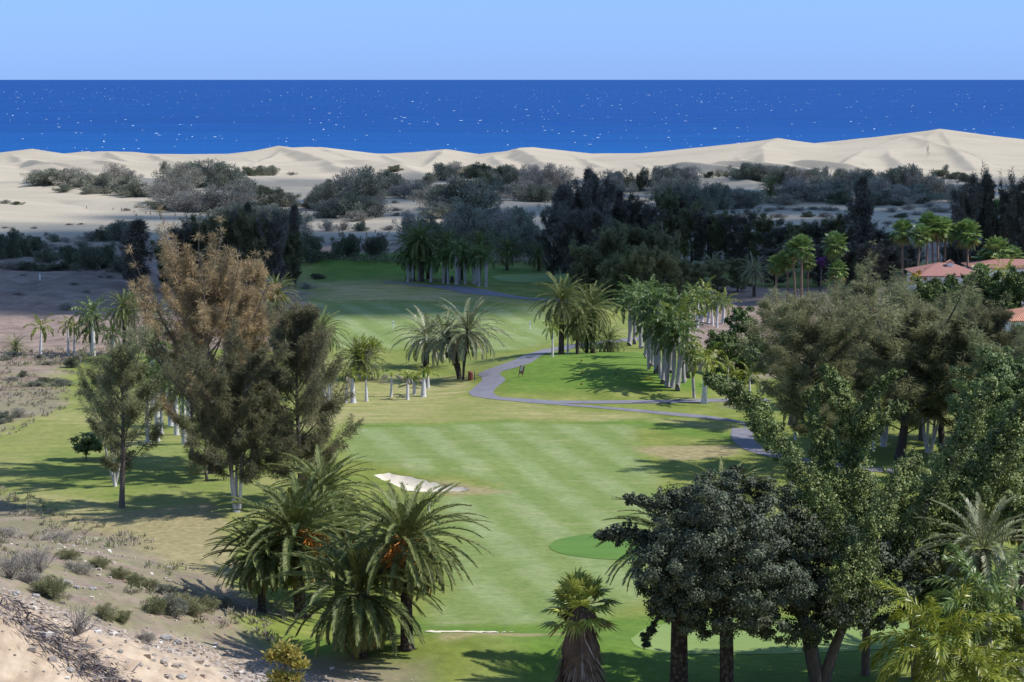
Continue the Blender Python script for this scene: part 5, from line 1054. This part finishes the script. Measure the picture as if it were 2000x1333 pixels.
bushes([(1510, 352, 325, 22), (1530, 362, 326, 26), (1555, 362, 328, 26), (1590, 360, 328, 24), (1612, 352, 326, 10, 'g'), (1545, 388, 345, 34, 'g'), (1575, 392, 352, 30, 'g'), (1600, 392, 350, 28, 'g'), (1630, 390, 348, 28), (1535, 400, 378, 22, 'g'), (1645, 368, 332, 24), (1670, 370, 331, 24), (1695, 372, 333, 24), (1640, 398, 372, 24, 'd')], 'of the scrub right of the lone dune palm', 'dune scrub right of the lone dune palm')
bushes([(1715, 388, 348, 28, 'g'), (1735, 382, 332, 26), (1755, 385, 325, 28), (1778, 385, 325, 28), (1800, 388, 332, 26, 'g'), (1760, 398, 362, 30), (1795, 398, 358, 28), (1825, 388, 345, 26, 'g'), (1850, 390, 352, 26, 'g'), (1870, 396, 362, 24, 'g'), (1720, 400, 372, 28), (1838, 345, 330, 16, 'd'), (1860, 350, 336, 18, 'd'), (1885, 355, 336, 16, 'd'), (1848, 332, 321, 6, 'g')], 'of the pale scrub below the biggest dune', 'pale scrub below the biggest dune')
bushes([(1502, 413, 405, 14, 'g'), (1525, 410, 402, 16, 'g'), (1560, 412, 403, 14, 'g'), (1590, 410, 402, 16, 'g'), (1620, 412, 402, 18, 'g'), (1520, 425, 414, 18, 'g'), (1577, 424, 412, 13, 'd'), (1610, 424, 414, 16, 'g'), (1720, 398, 388, 20, 'g'), (1755, 402, 392, 12, 'd'), (1775, 410, 400, 16, 'g'), (1742, 415, 405, 14, 'g'), (1835, 415, 402, 20, 'g'), (1790, 420, 412, 14, 'g'), (1760, 425, 415, 14, 'd'), (1735, 438, 430, 12, 'g'), (1770, 434, 426, 16, 'g'), (1815, 405, 395, 14, 'g')], 'of the low tufts on the shaded right sand', 'low tufts on the shaded right sand')
bushes([(770, 397, 391, 8, 'g'), (775, 412, 405, 10, 'g'), (775, 422, 415, 10, 'g'), (1020, 388, 381, 12, 'g'), (1032, 372, 368, 5, 'g'), (802, 390, 384, 8, 'g'), (1000, 385, 377, 14, 'g')], 'of the small tufts on the sand mid-picture', 'small tufts on the central sand')
bushes([(620, 545, 533, 12, 'd'), (597, 565, 552, 14, 'g'), (585, 605, 590, 10, 'g'), (215, 542, 535, 12, 'g'), (195, 542, 535, 8, 'g'), (45, 538, 532, 6, 'g'), (170, 572, 565, 8, 'g'), (145, 556, 549, 10, 'g'), (35, 575, 568, 10, 'g'), (130, 605, 590, 16, 'g')], 'of the low scrub on the shaded dirt', 'low scrub on the shaded dirt')
# near dry-land shrubs
bushes([(22, 696, 685, 18), (12, 704, 692, 14), (78, 702, 690, 12), (142, 718, 693, 14, 'd'), (150, 712, 690, 12), (95, 712, 703, 16), (25, 742, 732, 14, 'g'), (70, 752, 742, 24), (45, 735, 722, 8, 'd'), (35, 815, 795, 20, 'g'), (5, 825, 800, 20, 't'), (120, 752, 738, 22, 't'), (90, 745, 735, 18, 'd')], 'of the dry shrubs by the lone white palm', 'dry shrubs near the lone white palm')
nb = [(95, 1165, 1122, 42, 'o'), (20, 1110, 1085, 36, 'g'), (62, 1100, 1068, 36, 'g'), (150, 1118, 1090, 30, 'g'), (12, 1050, 1028, 30, 'g'), (110, 1055, 1034, 30, 'g'), (192, 1108, 1084, 26, 'o'), (232, 1128, 1104, 24, 'o'), (262, 1142, 1116, 22, 'o'), (290, 1152, 1128, 24, 'o'), (322, 1160, 1138, 24, 't'), (205, 1208, 1178, 24, 'o'), (240, 1215, 1190, 22, 'o'), (305, 1200, 1165, 28, 'o'), (335, 1203, 1160, 30, 't'), (368, 1200, 1162, 28, 'o'), (400, 1190, 1160, 30, 'o'), (432, 1182, 1162, 24, 't'), (285, 1252, 1228, 20, 'g'), (355, 1178, 1155, 24, 'o'), (60, 1142, 1112, 30, 'g'), (128, 1092, 1070, 26, 'o')]
bushes(nb, 'of the dry bushes sloping toward the gravel', 'dry bushes above the gravel slope')
print('bushes done')

# ================================================================== SMALL THINGS
m_wood = plain('brown_wood', (.24, .13, .07), .8, .3, 8); m_white = plain('white_paint', (.72, .72, .70), .6, .08); m_darkred = plain('dark_red_metal', (.16, .045, .035), .5, .2); m_black = plain('dark_post', (.05, .05, .05), .6, .2)
m_sign = plain('sign_board', (.30, .14, .07), .6, .2, 20); m_signw = plain('sign_face', (.62, .58, .48), .6, .3, 12); m_yel = plain('yellow_paint', (.75, .60, .06), .5, .05); m_rock = plain('grey_rock', (.30, .285, .27), .9, .35, 4)
def gm(name, parts, mat, smooth=False):
    g = G()
    for V, F in parts: g.add(V, F)
    return g.mesh(name, mat, smooth)
def lathe(prof, k=12):
    P = [[0, 0, z] for z, r in prof]; V, F = tube(P, [r for z, r in prof], k); return V, F
# litter bin
x, y, z = place(919, 743)
rt = thing('litter_bin', 'dark red round litter bin beside the slanting date palms', 'bin', (x, y, z)); link('drum', gm('drum', [lathe([(0, .30), (.02, .34), (.5, .36), (1.0, .35), (1.02, .02)])], m_darkred, False), rt); link('lid', gm('lid', [lathe([(1.02, .37), (1.08, .38), (1.2, .26), (1.26, .03)])], m_darkred, True), rt)
x, y, z = place(927, 744); o = thing('marker_post', 'slim dark post just right of the litter bin', 'post', (x, y, z), data=gm('marker_post', [lathe([(0, .05), (1.0, .05), (1.25, .06), (1.3, .01)], 8)], m_black))
x, y, z = place(792, 549); o = thing('marker_post', 'thin dark post left of the shaded palm grove', 'post', (x, y, z), data=gm('marker_post', [lathe([(0, .06), (1.3, .05), (1.5, .06), (1.55, .01)], 8)], m_black))
x, y, z = place(883, 552); rt = thing('litter_bin', 'small dark litter bin between trunks of the shaded grove', 'bin', (x, y, z)); link('drum', gm('drum', [lathe([(0, .30), (.5, .36), (1.1, .35), (1.12, .02)])], m_black), rt); link('lid', gm('lid', [lathe([(1.12, .38), (1.28, .2), (1.32, .02)])], m_black, True), rt)
# tee sign
x, y, z = place(1016, 737)
rt = thing('tee_sign', 'leaning wooden tee sign on the grass right of the path', 'sign', (x, y, z), -.15); rt.rotation_euler = (0, .22, -.15)
link('post', gm('post', [box((-.24, 0, .3), (.09, .09, .75)), box((.24, 0, .3), (.09, .09, .75))], m_wood), rt); link('board', gm('board', [box((0, -.02, 1.05), (.66, .10, 1.15))], m_sign), rt); link('face_plate', gm('face_plate', [box((-.06, -.085, 1.18), (.34, .02, .62)), box((0, -.085, 1.55), (.5, .02, .06))], m_signw), rt)
for px, py, lb in ((768, 643, 'white ball washer standing on the far fairway, left one'), (1035, 643, 'white ball washer near the tall date palms, right one'), (838, 1001, 'small white post showing above the foreground palm fronds')):
    x, y, z = place(px, py); rt = thing('ball_washer' if py < 700 else 'marker_post', lb, 'post', (x, y, z)); link('post', gm('post', [lathe([(0, .10), (.04, .06), (.9, .06), (.92, .01)], 8)], m_white), rt); link('head', gm('head', [box((0, 0, 1.08), (.26, .22, .36)), box((0, 0, 1.29), (.32, .28, .05))], m_white), rt)
for px, py, lb in ((1136, 706, 'small dark tee marker high on the tee mound'), (1137, 730, 'small dark tee marker on the left of the mound'), (1203, 731, 'small dark tee marker near the mound centre'), (1136, 752, 'small reddish tee marker low on the mound')):
    x, y, z = place(px, py); thing('tee_marker', lb, 'tee marker', (x, y, z), data=gm('tee_marker', [lathe([(0, .08), (.08, .13), (.2, .12), (.28, .03)], 8)], m_darkred, True))
x, y, z = place(1266, 742); thing('tee_marker', 'yellow tee marker beside the royal palm row', 'tee marker', (x, y, z), data=gm('tee_marker', [box((0, 0, .14), (.85, .25, .20)), box((0, 0, .27), (.6, .2, .08))], m_yel))
x, y, z = place(78, 548); thing('marker_post', 'small white post on the shaded dirt at left', 'post', (x, y, z), data=gm('marker_post', [lathe([(0, .14), (1.1, .14), (1.3, .10), (1.35, .02)], 8)], m_white))
x, y, z = place(668, 1230); 
rt = thing('marker_post', 'pale wooden post behind the grey-green front palm', 'post', (x, y, z)); link('post', gm('post', [box((0, 0, .45), (.16, .16, 1.0))], m_signw), rt)
# fence posts on the dunes
fp = [(169, 408, 5), (221, 411, 5), (237, 413, 7), (262, 416, 5), (285, 418, 6), (294, 420, 8), (312, 422, 9), (314, 429, 9), (321, 437, 11), (342, 423, 8), (340, 442, 9), (365, 426, 6), (662, 461, 11), (669, 458, 7), (716, 463, 9), (733, 455, 6), (745, 462, 8), (756, 463, 9), (760, 456, 5)]
pm = gm('fence_post', [lathe([(0, .11), (.5, .10), (.96, .10), (1, .03)], 7)], m_wood)
for i, (px, py, hp) in enumerate(sorted(fp)):
    x, y, z = place(px, py); hh = hp * y / FPX
    thing('fence_post', f'weathered wooden fence post on the sand, {ordinal(i, 19)} of all', 'fence post', (x, y, z - .1), 0, 'wooden fence posts on the sand', data=pm, scale=(1.3, 1.3, hh + .1))
# rocks: boulders one by one, the gravel as stuff
def rock(seed):
    r_ = np.random.default_rng(seed); n, m_ = 7, 10; V = []
    for i in range(n):
        ph = PI * (i + .02) / (n - .96)
        for j in range(m_): V.append((math.sin(ph) * math.cos(j * 2 * PI / m_), math.sin(ph) * math.sin(j * 2 * PI / m_), math.cos(ph)))
    V = np.array(V); f = 1 + .45 * fbm(V[:, 0] * 1.3 + seed, V[:, 1] * 1.3 + V[:, 2] * 1.7 + seed, seed, 3); V = V * f[:, None] * np.array([1, .8, .62]) * r_.uniform(.85, 1.15, 3)
    i = np.arange(n - 1)[:, None] * m_; j = np.arange(m_)[None]; F = np.stack([i + j, i + m_ + j, i + m_ + (j + 1) % m_, i + (j + 1) % m_], -1).reshape(-1, 4); return V, F
RK = [make_mesh('boulder', *rock(s), m_rock) for s in range(4)]
bl = [(130, 1145, 14, 'pale'), (150, 1150, 9, 'grey'), (182, 1152, 9, 'whitish'), (32, 1162, 10, 'bluish grey'), (70, 1166, 9, 'whitish'), (325, 1250, 13, 'pale grey'), (347, 1258, 10, 'white'), (320, 1292, 9, 'grey'), (235, 1275, 7, 'white'), (138, 1312, 9, 'brown-grey'), (355, 1325, 11, 'brownish'), (440, 1326, 6, 'white'), (372, 1276, 5, 'grey'), (195, 1255, 6, 'white'), (275, 1300, 6, 'grey')]
for i, (px, py, r, c) in enumerate(sorted(bl)):
    x, y, z = place(px, py); k = r * y / FPX
    thing('boulder', f'{c} boulder on the gravel bank, {ordinal(i, 15)}', 'boulder', (x, y, z + k * .25), random.uniform(0, 6), 'boulders on the gravel bank', data=RK[i % 4], scale=k)
m_grav, t = new_mat('loose_gravel'); g_ = N(t, 'NewGeometry'); finish(t, ramp(t, g_.outputs['Random Per Island'], [(0, (.24, .20, .17)), (.4, (.37, .33, .29)), (.75, (.34, .26, .20)), (1, (.66, .64, .60))]), .9)
r_ = np.random.default_rng(5); BP = np.array([at_depth(-160, 1080, 78)[:2], at_depth(0, 1183, 84)[:2], at_depth(100, 1258, 88)[:2], at_depth(235, 1340, 92)[:2], at_depth(420, 1440, 96)[:2], (-5, 60), (-60, 55)])
n = 42000; X = r_.uniform(-46, 4, n); Y = r_.uniform(70, 215, n); sd = poly_sd(BANK, X, Y) + fbm(X / 4, Y / 4, 3) * 2.5; sd2 = poly_sd(DIRT[1], X, Y)
bare_ = poly_sd(BP, X, Y) < 0
keep = (((sd < 0) | (Y < 140)) & ((~bare_) | (r_.random(n) < .3))) | ((sd2 < -1) & (r_.random(n) < .12)); X, Y = X[keep], Y[keep]; Z = height(X, Y); n = len(X); s = .03 + .16 * r_.random(n) ** 5 + .03 * r_.random(n)
cv = np.array([[a, b, c] for c in (-1, 1) for (a, b) in ((-1, -1), (1, -1), (1, 1), (-1, 1))]) * .8
V = (cv[None] * (1 + r_.normal(0, .28, (n, 8, 3)))) * s[:, None, None] * np.array([1, .8, .65]); a = r_.random(n) * 6.28; co, si = np.cos(a)[:, None], np.sin(a)[:, None]
V = np.stack([V[..., 0] * co - V[..., 1] * si, V[..., 0] * si + V[..., 1] * co, V[..., 2]], -1) + np.stack([X, Y, Z + s * .25], -1)[:, None]
bf = np.array([[3, 2, 1, 0], [4, 5, 6, 7], [0, 1, 5, 4], [1, 2, 6, 5], [2, 3, 7, 6], [3, 0, 4, 7]]); F = (np.arange(n)[:, None, None] * 8 + bf[None]).reshape(-1, 4)
o = link('gravel', make_mesh('gravel', V.reshape(-1, 3), F, m_grav)); o['kind'] = 'stuff'; o['label'] = 'loose pale gravel and broken stone on the bank'; o['category'] = 'gravel'
# dry grass and low scrub on the waste ground
g = G(); n = 13000; X = r_.uniform(-75, 2, n); Y = r_.uniform(165, 420, n)
sd = np.minimum(poly_sd(DIRT[1], X, Y), poly_sd(DIRT[0], X, Y)) ; gd = poly_sd(BANK, X, Y); keep = (sd < 2) & (gd > -1.5) & (fbm(X / 7, Y / 9, 71, 3) > -.05); X, Y = X[keep], Y[keep]; Z = height(X, Y)
m = 14; n = len(X); C = np.repeat(np.stack([X, Y, Z], 1), m, 0); sz = np.repeat(r_.uniform(.25, .8, n), m)
B = C + r_.normal(0, .22, C.shape) * sz[:, None] * np.array([1, 1, 0]); D_ = nrm(r_.normal(0, .55, C.shape) + np.array([0, 0, 1])); V, F = diamonds(B, D_, sz * r_.uniform(.5, 1, len(C)), nrm(r_.normal(0, 1, C.shape) * np.array([1, 1, .1])), .05 + .07 * sz)
g.add(V, F, np.repeat(np.repeat(r_.random(n) < .55, m) * .7, 4)); M_DRY = leaf_mat('dry_grass', (.20, .21, .12), (.29, .28, .17), (.36, .34, .22), dead=(.38, .31, .27), rough=.85, spec=.1, trans=.1, clump=.2)
o = link('dry_scrub', g.mesh('dry_scrub', M_DRY)); o['kind'] = 'stuff'; o['label'] = 'dry grass and low weeds over the waste ground at left'; o['category'] = 'scrub'
# low grey scrub and prickly pear hedge behind the far fairway
g = G(); L = [(560, 505), (610, 502), (660, 508), (720, 512), (780, 512), (830, 513), (960, 516), (1060, 518)]; W_ = world_line(L); q = r_.random(3000) * (len(W_) - 1); X = np.interp(q, np.arange(len(W_)), W_[:, 0]) + r_.normal(0, 1.0, 3000); Y = np.interp(q, np.arange(len(W_)), W_[:, 1]) + r_.normal(0, 2.2, 3000)
hm = 1.7 * (.6 + .5 * fbm(X / 4, Y / 4, 3)); Z = height(X, Y) + r_.random(3000) * hm; B = np.stack([X, Y, Z], 1); D_ = nrm(r_.normal(0, 1, B.shape) + Zax); V, F = diamonds(B, D_, r_.uniform(.3, .55, 3000), nrm(r_.normal(0, 1, B.shape)), .32); g.add(V, F, np.repeat((r_.random(3000) < .3) * .6, 4))
o = link('cactus_hedge', g.mesh('cactus_hedge', M_TAMD)); o['label'] = 'low dark cactus hedge along the end of the far fairway'; o['category'] = 'hedge'; o['kind'] = 'stuff'
# washed-out roots and debris along the near bank
m_root = leaf_mat('dry_black_roots', (.08, .07, .075), (.17, .155, .155), (.34, .31, .30), rough=.9, spec=.1, trans=0, clump=2)
g = G(); Q = [(-40, 1145), (0, 1180), (55, 1222), (100, 1252), (150, 1288), (190, 1312), (235, 1340)]; W_ = smooth_line(world_line(Q), 6)
T_ = np.gradient(W_, axis=0); T_ /= np.linalg.norm(T_, axis=1)[:, None]
n = 1900; q = r_.random(n) * (len(W_) - 1); c = np.stack([np.interp(q, np.arange(len(W_)), W_[:, 0]), np.interp(q, np.arange(len(W_)), W_[:, 1])], 1) + r_.normal(0, 1, (n, 2)) * np.array([.30, .50]); Z = height(c[:, 0], c[:, 1])
tt = np.stack([np.interp(q, np.arange(len(W_)), T_[:, 0]), np.interp(q, np.arange(len(W_)), T_[:, 1])], 1)
B = np.column_stack([c, Z + r_.uniform(0, .14, n)]); D_ = nrm(np.column_stack([tt, -.35 * np.ones(n)]) + r_.normal(0, .45, (n, 3))); V, F = diamonds(B, D_, r_.uniform(.15, .7, n), nrm(r_.normal(0, 1, (n, 3))), r_.uniform(.02, .07, n)); g.add(V, F)
o = link('dry_roots', g.mesh('dry_roots', m_root)); o['kind'] = 'stuff'; o['label'] = 'tangled dry blackish roots along the edge of the near bank'; o['category'] = 'roots'
# bare twiggy bushes at the left edge
def bare_bush(seed, n=46):
    rr = np.random.default_rng(seed); g = G()
    for k in range(n):
        az = rr.random() * 6.28; e_ = R(rr.uniform(35, 88)); P = [np.zeros(3)]; d_ = np.array([math.cos(az) * math.cos(e_), math.sin(az) * math.cos(e_), math.sin(e_)])
        for s_ in range(6): d_ = nrm(d_ + rr.normal(0, .25, 3)); P.append(P[-1] + d_ * .22)
        V, F = tube(np.array(P), np.linspace(.018, .006, 7), 3); g.add(V, F)
    return g.mesh('bare_bush', M_TWIG)
BB = [bare_bush(s) for s in (1, 2)]
for i, (px, py, s_, lb) in enumerate([(20, 1130, 1.7, 'leafless twiggy bush at the left edge'), (50, 1135, 1.5, 'leafless grey bush beside the olive bush above the gravel'), (150, 1240, .9, 'small bare twigs sticking out of the gravel'), (78, 1120, 1.4, 'bare spindly bush behind the olive bush')]):
    x, y, z = place(px, py); thing('bare_bush', lb, 'bush', (x, y, z - .05), i, data=BB[i % 2], scale=s_)
# little tree close to the camera at the bottom edge
r_ = np.random.default_rng(91); D = 60.0; x, y, zc = at_depth(555, 1290, D); zg = float(height(x, y)[0]); gt = G(); gf = G()
V, F = tube([[0, 0, zg - zc - .1], [.03, .02, (zg - zc) * .5], [0, 0, -.1], [.02, 0, .1]], [.05, .035, .02, .012], 6); gt.add(V, F)
for (dx, dz, rr) in ((-.02, .30, .26), (-.28, .10, .22), (.20, .22, .22), (.42, -.12, .20), (.10, -.02, .16), (-.15, -.42, .26), (.22, -.50, .28), (0, -.75, .3), (-.35, -.75, .25), (.5, -.85, .2)):
    c = np.array([dx, r_.normal(0, .1), dz]); V, F = tube([[0, 0, dz - .45], c * np.array([.6, .6, 1]) - [0, 0, .1], c], [.015, .01, .006], 4); gt.add(V, F); n = 260
    B = c + r_.normal(0, rr * .42, (n, 3)) * np.array([1, 1, .55]); D_ = nrm((B - c) + r_.normal(0, .1, (n, 3)) + Zax * .08); V, F = diamonds(B, D_, r_.uniform(.09, .18, n), nrm(np.cross(D_, r_.normal(0, 1, (n, 3)))), .06); gf.add(V, F)
rt = thing('young_tree', 'small yellow-green treetop close to the camera at the bottom edge', 'tree', (x, y, zc)); link('trunk', gt.mesh('trunk', M_BARK, True), rt); link('crown', gf.mesh('crown', M_LIME), rt)
# bougainvillea and flowering spots
M_PUR = leaf_mat('purple_flowers', (.08, .03, .10), (.15, .04, .18), rough=.6, trans=.2); M_ORB = leaf_mat('orange_yellow_flowers', (.42, .22, .02), (.60, .36, .04), (.22, .26, .05), rough=.6, trans=.2)
for px, py, D, rp, mt, lb in ((1603, 509, 455, 9, M_PUR, 'shaded purple flowering bush behind the left fan palms'), (1795, 545, 425, 14, M_ORB, 'orange-yellow flowering bush left of the red roof'), (1812, 560, 415, 12, M_BRO, 'green garden bush below the red roof')):
    g = G(); gt = G(); c = np.array(at_depth(px, py, D)); zg = float(height(c[0], c[1])[0]); rr = rp * D / FPX; blob_leaves(g, (0, 0, c[2] - zg), rr, rr, rr * .9, 2600, np.random.default_rng(int(px)), (.18, .34), .3, int(px)); V, F = tube([[0, 0, 0], [.1, 0, (c[2] - zg) * .6], [0, 0, c[2] - zg]], [.18, .12, .06], 6); gt.add(V, F)
    rt = thing('flowering_bush', lb, 'bush', (c[0], c[1], zg)); link('stem', gt.mesh('stem', M_BARK), rt); link('foliage', g.mesh('foliage', mt), rt)

# houses ------------------------------------------------------------------------
def tile_mat(name, c1, c2):
    m, t = new_mat(name); tcn = N(t, 'TexCoord'); s = N(t, 'SeparateXYZ'); t.links.new(tcn.outputs['Object'], s.inputs[0]); u = math_(t, 'SINE', math_(t, 'MULTIPLY', s.outputs['X'], 2 * PI / .28)); v = math_(t, 'SINE', math_(t, 'MULTIPLY', s.outputs['Y'], 2 * PI / .42))
    n = noise(t, tcn.outputs['Object'], 1.4, 5, .7); h = math_(t, 'ADD', u, math_(t, 'MULTIPLY', v, .3)); col = mix(t, ramp(t, u, [(.0, (.55, .55, .55)), (.5, (0, 0, 0))]), ramp(t, n, [(.3, c1), (.7, c2)]), tuple(x * .55 for x in c1))
    finish(t, col, .8, bump(t, h, .8, .06), .2); return m
M_TILE = tile_mat('terracotta_tiles', (.34, .165, .14), (.46, .24, .205)); M_TILE2 = tile_mat('orange_tiles', (.46, .21, .13), (.66, .34, .23)); M_WALL = plain('white_plaster', (.74, .72, .68), .9, .06); M_GLASS = plain('dark_window_glass', (.03, .035, .04), .1, .2); M_GREYM = plain('grey_metal_unit', (.45, .50, .55), .5, .1)
def house(px0, px1, D, y_ridge, y_eave, depth, mat, lb, chim=(), extra=True):
    a = at_depth(px0, y_eave, D); b = at_depth(px1, y_eave, D); zr = at_depth(px0, y_ridge, D + depth * .5)[2]; cx = (a[0] + b[0]) / 2; Wd = b[0] - a[0]; cy = D + depth / 2; zg = float(height(cx, cy)[0]); he = a[2] - zg; hr = zr - zg
    rt = thing('house', lb, 'house', (cx, cy, zg - .1))
    link('wall', gm('wall', [box((0, 0, he / 2), (Wd - 1.0, depth - 1.0, he))], M_WALL), rt)
    w2, d2 = Wd / 2, depth / 2; ins = min(d2, w2 * .8); th = .18
    def roofv(o_): return [(-w2, -d2, he + o_), (w2, -d2, he + o_), (w2, d2, he + o_), (-w2, d2, he + o_), (-w2 + ins, 0, hr + o_), (w2 - ins, 0, hr + o_)]
    V = np.array(roofv(th) + roofv(0)); F = [[0, 1, 5, 4], [2, 3, 4, 5], [1, 2, 5, 5], [3, 0, 4, 4], [6, 10, 11, 7], [8, 11, 10, 9], [0, 6, 7, 1], [1, 7, 8, 2], [2, 8, 9, 3], [3, 9, 6, 0]]
    me = bpy.data.meshes.new('roof'); me.from_pydata([tuple(v) for v in V], [], [tuple(dict.fromkeys(f)) for f in F]); me.materials.append(mat); link('roof', me, rt)
    nwin = max(1, int(Wd / 3.5))
    for i in range(nwin):
        xx = -Wd / 2 + (i + .5) * Wd / nwin; f_ = link('window', gm('window', [box((xx, -depth / 2 + .5 - .03, he - 1.25), (1.3, .1, 1.2))], m_white), rt); link('pane', gm('pane', [box((xx, -depth / 2 + .5 - .09, he - 1.25), (1.1, .04, 1.0))], M_GLASS), f_)
    for (cpx, cpy, hw) in chim:
        c = at_depth(cpx, cpy, D + depth * .35); lx = c[0] - cx; zt_ = c[2] - zg; wv = hw * D / FPX
        ch = link('chimney', gm('chimney', [box((lx, -depth * .12, zt_ - .9), (wv * 1.3, wv * 1.2, 1.8))], M_WALL), rt)
        capV = np.array([(-1, -1, 0), (1, -1, 0), (1, 1, 0), (-1, 1, 0), (0, -1, .6), (0, 1, .6)]) * np.array([wv * .95, wv * .9, wv * .9]) + (lx, -depth * .12, zt_)
        me = bpy.data.meshes.new('chimney_cap'); me.from_pydata([tuple(v) for v in capV], [], [(0, 1, 4), (1, 2, 5, 4), (2, 3, 5), (3, 0, 4, 5), (3, 2, 1, 0)]); me.materials.append(M_TILE2); link('chimney_cap', me, ch)
    return rt
house(1795, 1925, 424, 514, 540, 16, M_TILE, 'low house with dusky red tiled roof and small white chimney behind fan palms', ((1857, 512, 9), (1810, 524, 4)))
h2 = house(1900, 2090, 446, 507, 524, 12, M_TILE, 'longer red-roofed house farther right, partly behind the yellow palm')
link('roof_unit', gm('roof_unit', [box((-4.0, -1, 5.2), (1.4, 1.2, 1.3)), box((-2.3, -1, 5.0), (.9, .9, 1.0))], M_GREYM), h2)
house(1972, 2140, 322, 598, 628, 12, M_TILE2, 'bright terracotta tiled roof at the right edge behind the spiky palm', ())
house(1675, 1735, 372, 602, 615, 7, M_TILE2, 'small terracotta roof glimpsed through the olive casuarinas', ())
x, y, z = at_depth(1985, 566, 400); zg = float(height(x, y)[0]); rt = thing('garden_wall', 'white garden wall with flat top at the right edge', 'wall', (x, y, zg)); link('wall', gm('wall', [box((0, 0, (z - zg) / 2), (9, .3, z - zg))], M_WALL), rt); link('coping', gm('coping', [box((0, 0, z - zg + .08), (9.2, .45, .16))], m_white), rt)

# cumulus cloud high up between sun and ground, outside the picture: it shades the far fairway, the woods and the near sand
def cloud_mat(nm, op):
    m, t = new_mat(nm); df = N(t, 'BsdfDiffuse'); df.inputs[0].default_value = (.9, .9, .9, 1); trp = N(t, 'BsdfTransparent'); ms = N(t, 'MixShader'); ms.inputs[0].default_value = op; ou = N(t, 'OutputMaterial')
    t.links.new(trp.outputs[0], ms.inputs[1]); t.links.new(df.outputs[0], ms.inputs[2]); t.links.new(ms.outputs[0], ou.inputs[0]); return m
m_cl2 = cloud_mat('thin_cloud', .22)
m_cl, t = new_mat('cloud'); df = N(t, 'BsdfDiffuse'); df.inputs[0].default_value = (.9, .9, .9, 1); trp = N(t, 'BsdfTransparent'); ms = N(t, 'MixShader'); ms.inputs[0].default_value = .80; ou = N(t, 'OutputMaterial')
t.links.new(trp.outputs[0], ms.inputs[1]); t.links.new(df.outputs[0], ms.inputs[2]); t.links.new(ms.outputs[0], ou.inputs[0])
CLH = 1500.0
def cloud(name, foot, lab, seed, mat=None):
    """foot: ground points (x, y, radius) that the cloud's puffs shade"""
    g = G(); rr = np.random.default_rng(seed)
    for (gx, gy, rx, ry) in foot:
        c = np.array([gx, gy, 0]) + np.array(SUND) / SUND.z * (CLH + rr.uniform(-15, 15)); n, m_ = 8, 14; V = []
        for i in range(n):
            ph = PI * (i + .02) / (n - .96)
            for j in range(m_): V.append((math.sin(ph) * math.cos(j * 2 * PI / m_), math.sin(ph) * math.sin(j * 2 * PI / m_), math.cos(ph)))
        V = np.array(V); f = 1 + .22 * fbm(V[:, 0] * 2 + seed + gx, V[:, 1] * 2 + V[:, 2] * 1.7, seed, 3)
        V = V * f[:, None] * np.array([rx, ry, 10.0]) + c; i = np.arange(n - 1)[:, None] * m_; j = np.arange(m_)[None]; F = np.stack([i + j, i + m_ + j, i + m_ + (j + 1) % m_, i + (j + 1) % m_], -1).reshape(-1, 4); g.add(V, F)
    o = link(name, g.mesh(name, mat or m_cl, True)); o['kind'] = 'structure'; o['label'] = lab; o['category'] = 'cloud'; return o
cf = [(X_, Y_, 46, 30) for Y_ in (455, 500, 545, 590) for X_ in range(-230, 60, 52)] + [(X_, Y_, 46, 30) for Y_ in (535, 580, 625, 670) for X_ in range(40, 330, 52)] + [(X_, 490, 40, 26) for X_ in range(40, 110, 35)] + [(X_, 716, 46, 26) for X_ in range(20, 330, 50)] + [(X_, 632, 40, 20) for X_ in range(-120, 60, 50)] + [(X_, 762, 40, 24) for X_ in range(90, 330, 46)] + [(X_, 418, 34, 14) for X_ in range(-190, 0, 55)] + [(500 * .0 + 250, 500, 40, 24)]
cloud('cloud', [(a + random.uniform(-9, 9), b + random.uniform(-9, 9), c * random.uniform(.8, 1.1), d) for a, b, c, d in cf], 'broad white cumulus cloud drifting high above the golf course', 3)
cf2 = [(-90, 690, 40, 12), (-20, 700, 30, 14), (-20, 800, 30, 16), (30, 812, 34, 18), (-60, 780, 24, 14), (110, 850, 40, 26), (160, 840, 40, 26), (70, 850, 26, 16), (10, 930, 46, 14), (-45, 925, 30, 10), (180, 900, 34, 20)]
cloud('cloud', cf2, 'small ragged cloud shreds beyond the broad cumulus', 4)
cf3 = [(X_ + random.uniform(-12, 12), Y_ + random.uniform(-8, 8), 44, 24) for Y_ in (700, 735, 770, 805, 840, 875, 910, 945) for X_ in range(-80, 300, 48)] + [(X_, 655, 44, 22) for X_ in range(-200, 0, 50)] + [(X_, 900, 50, 26) for X_ in range(-160, -80, 40)]
cloud('cloud', cf3, 'thin veil of cloud over the middle dunes', 5, m_cl2)
print('all done')
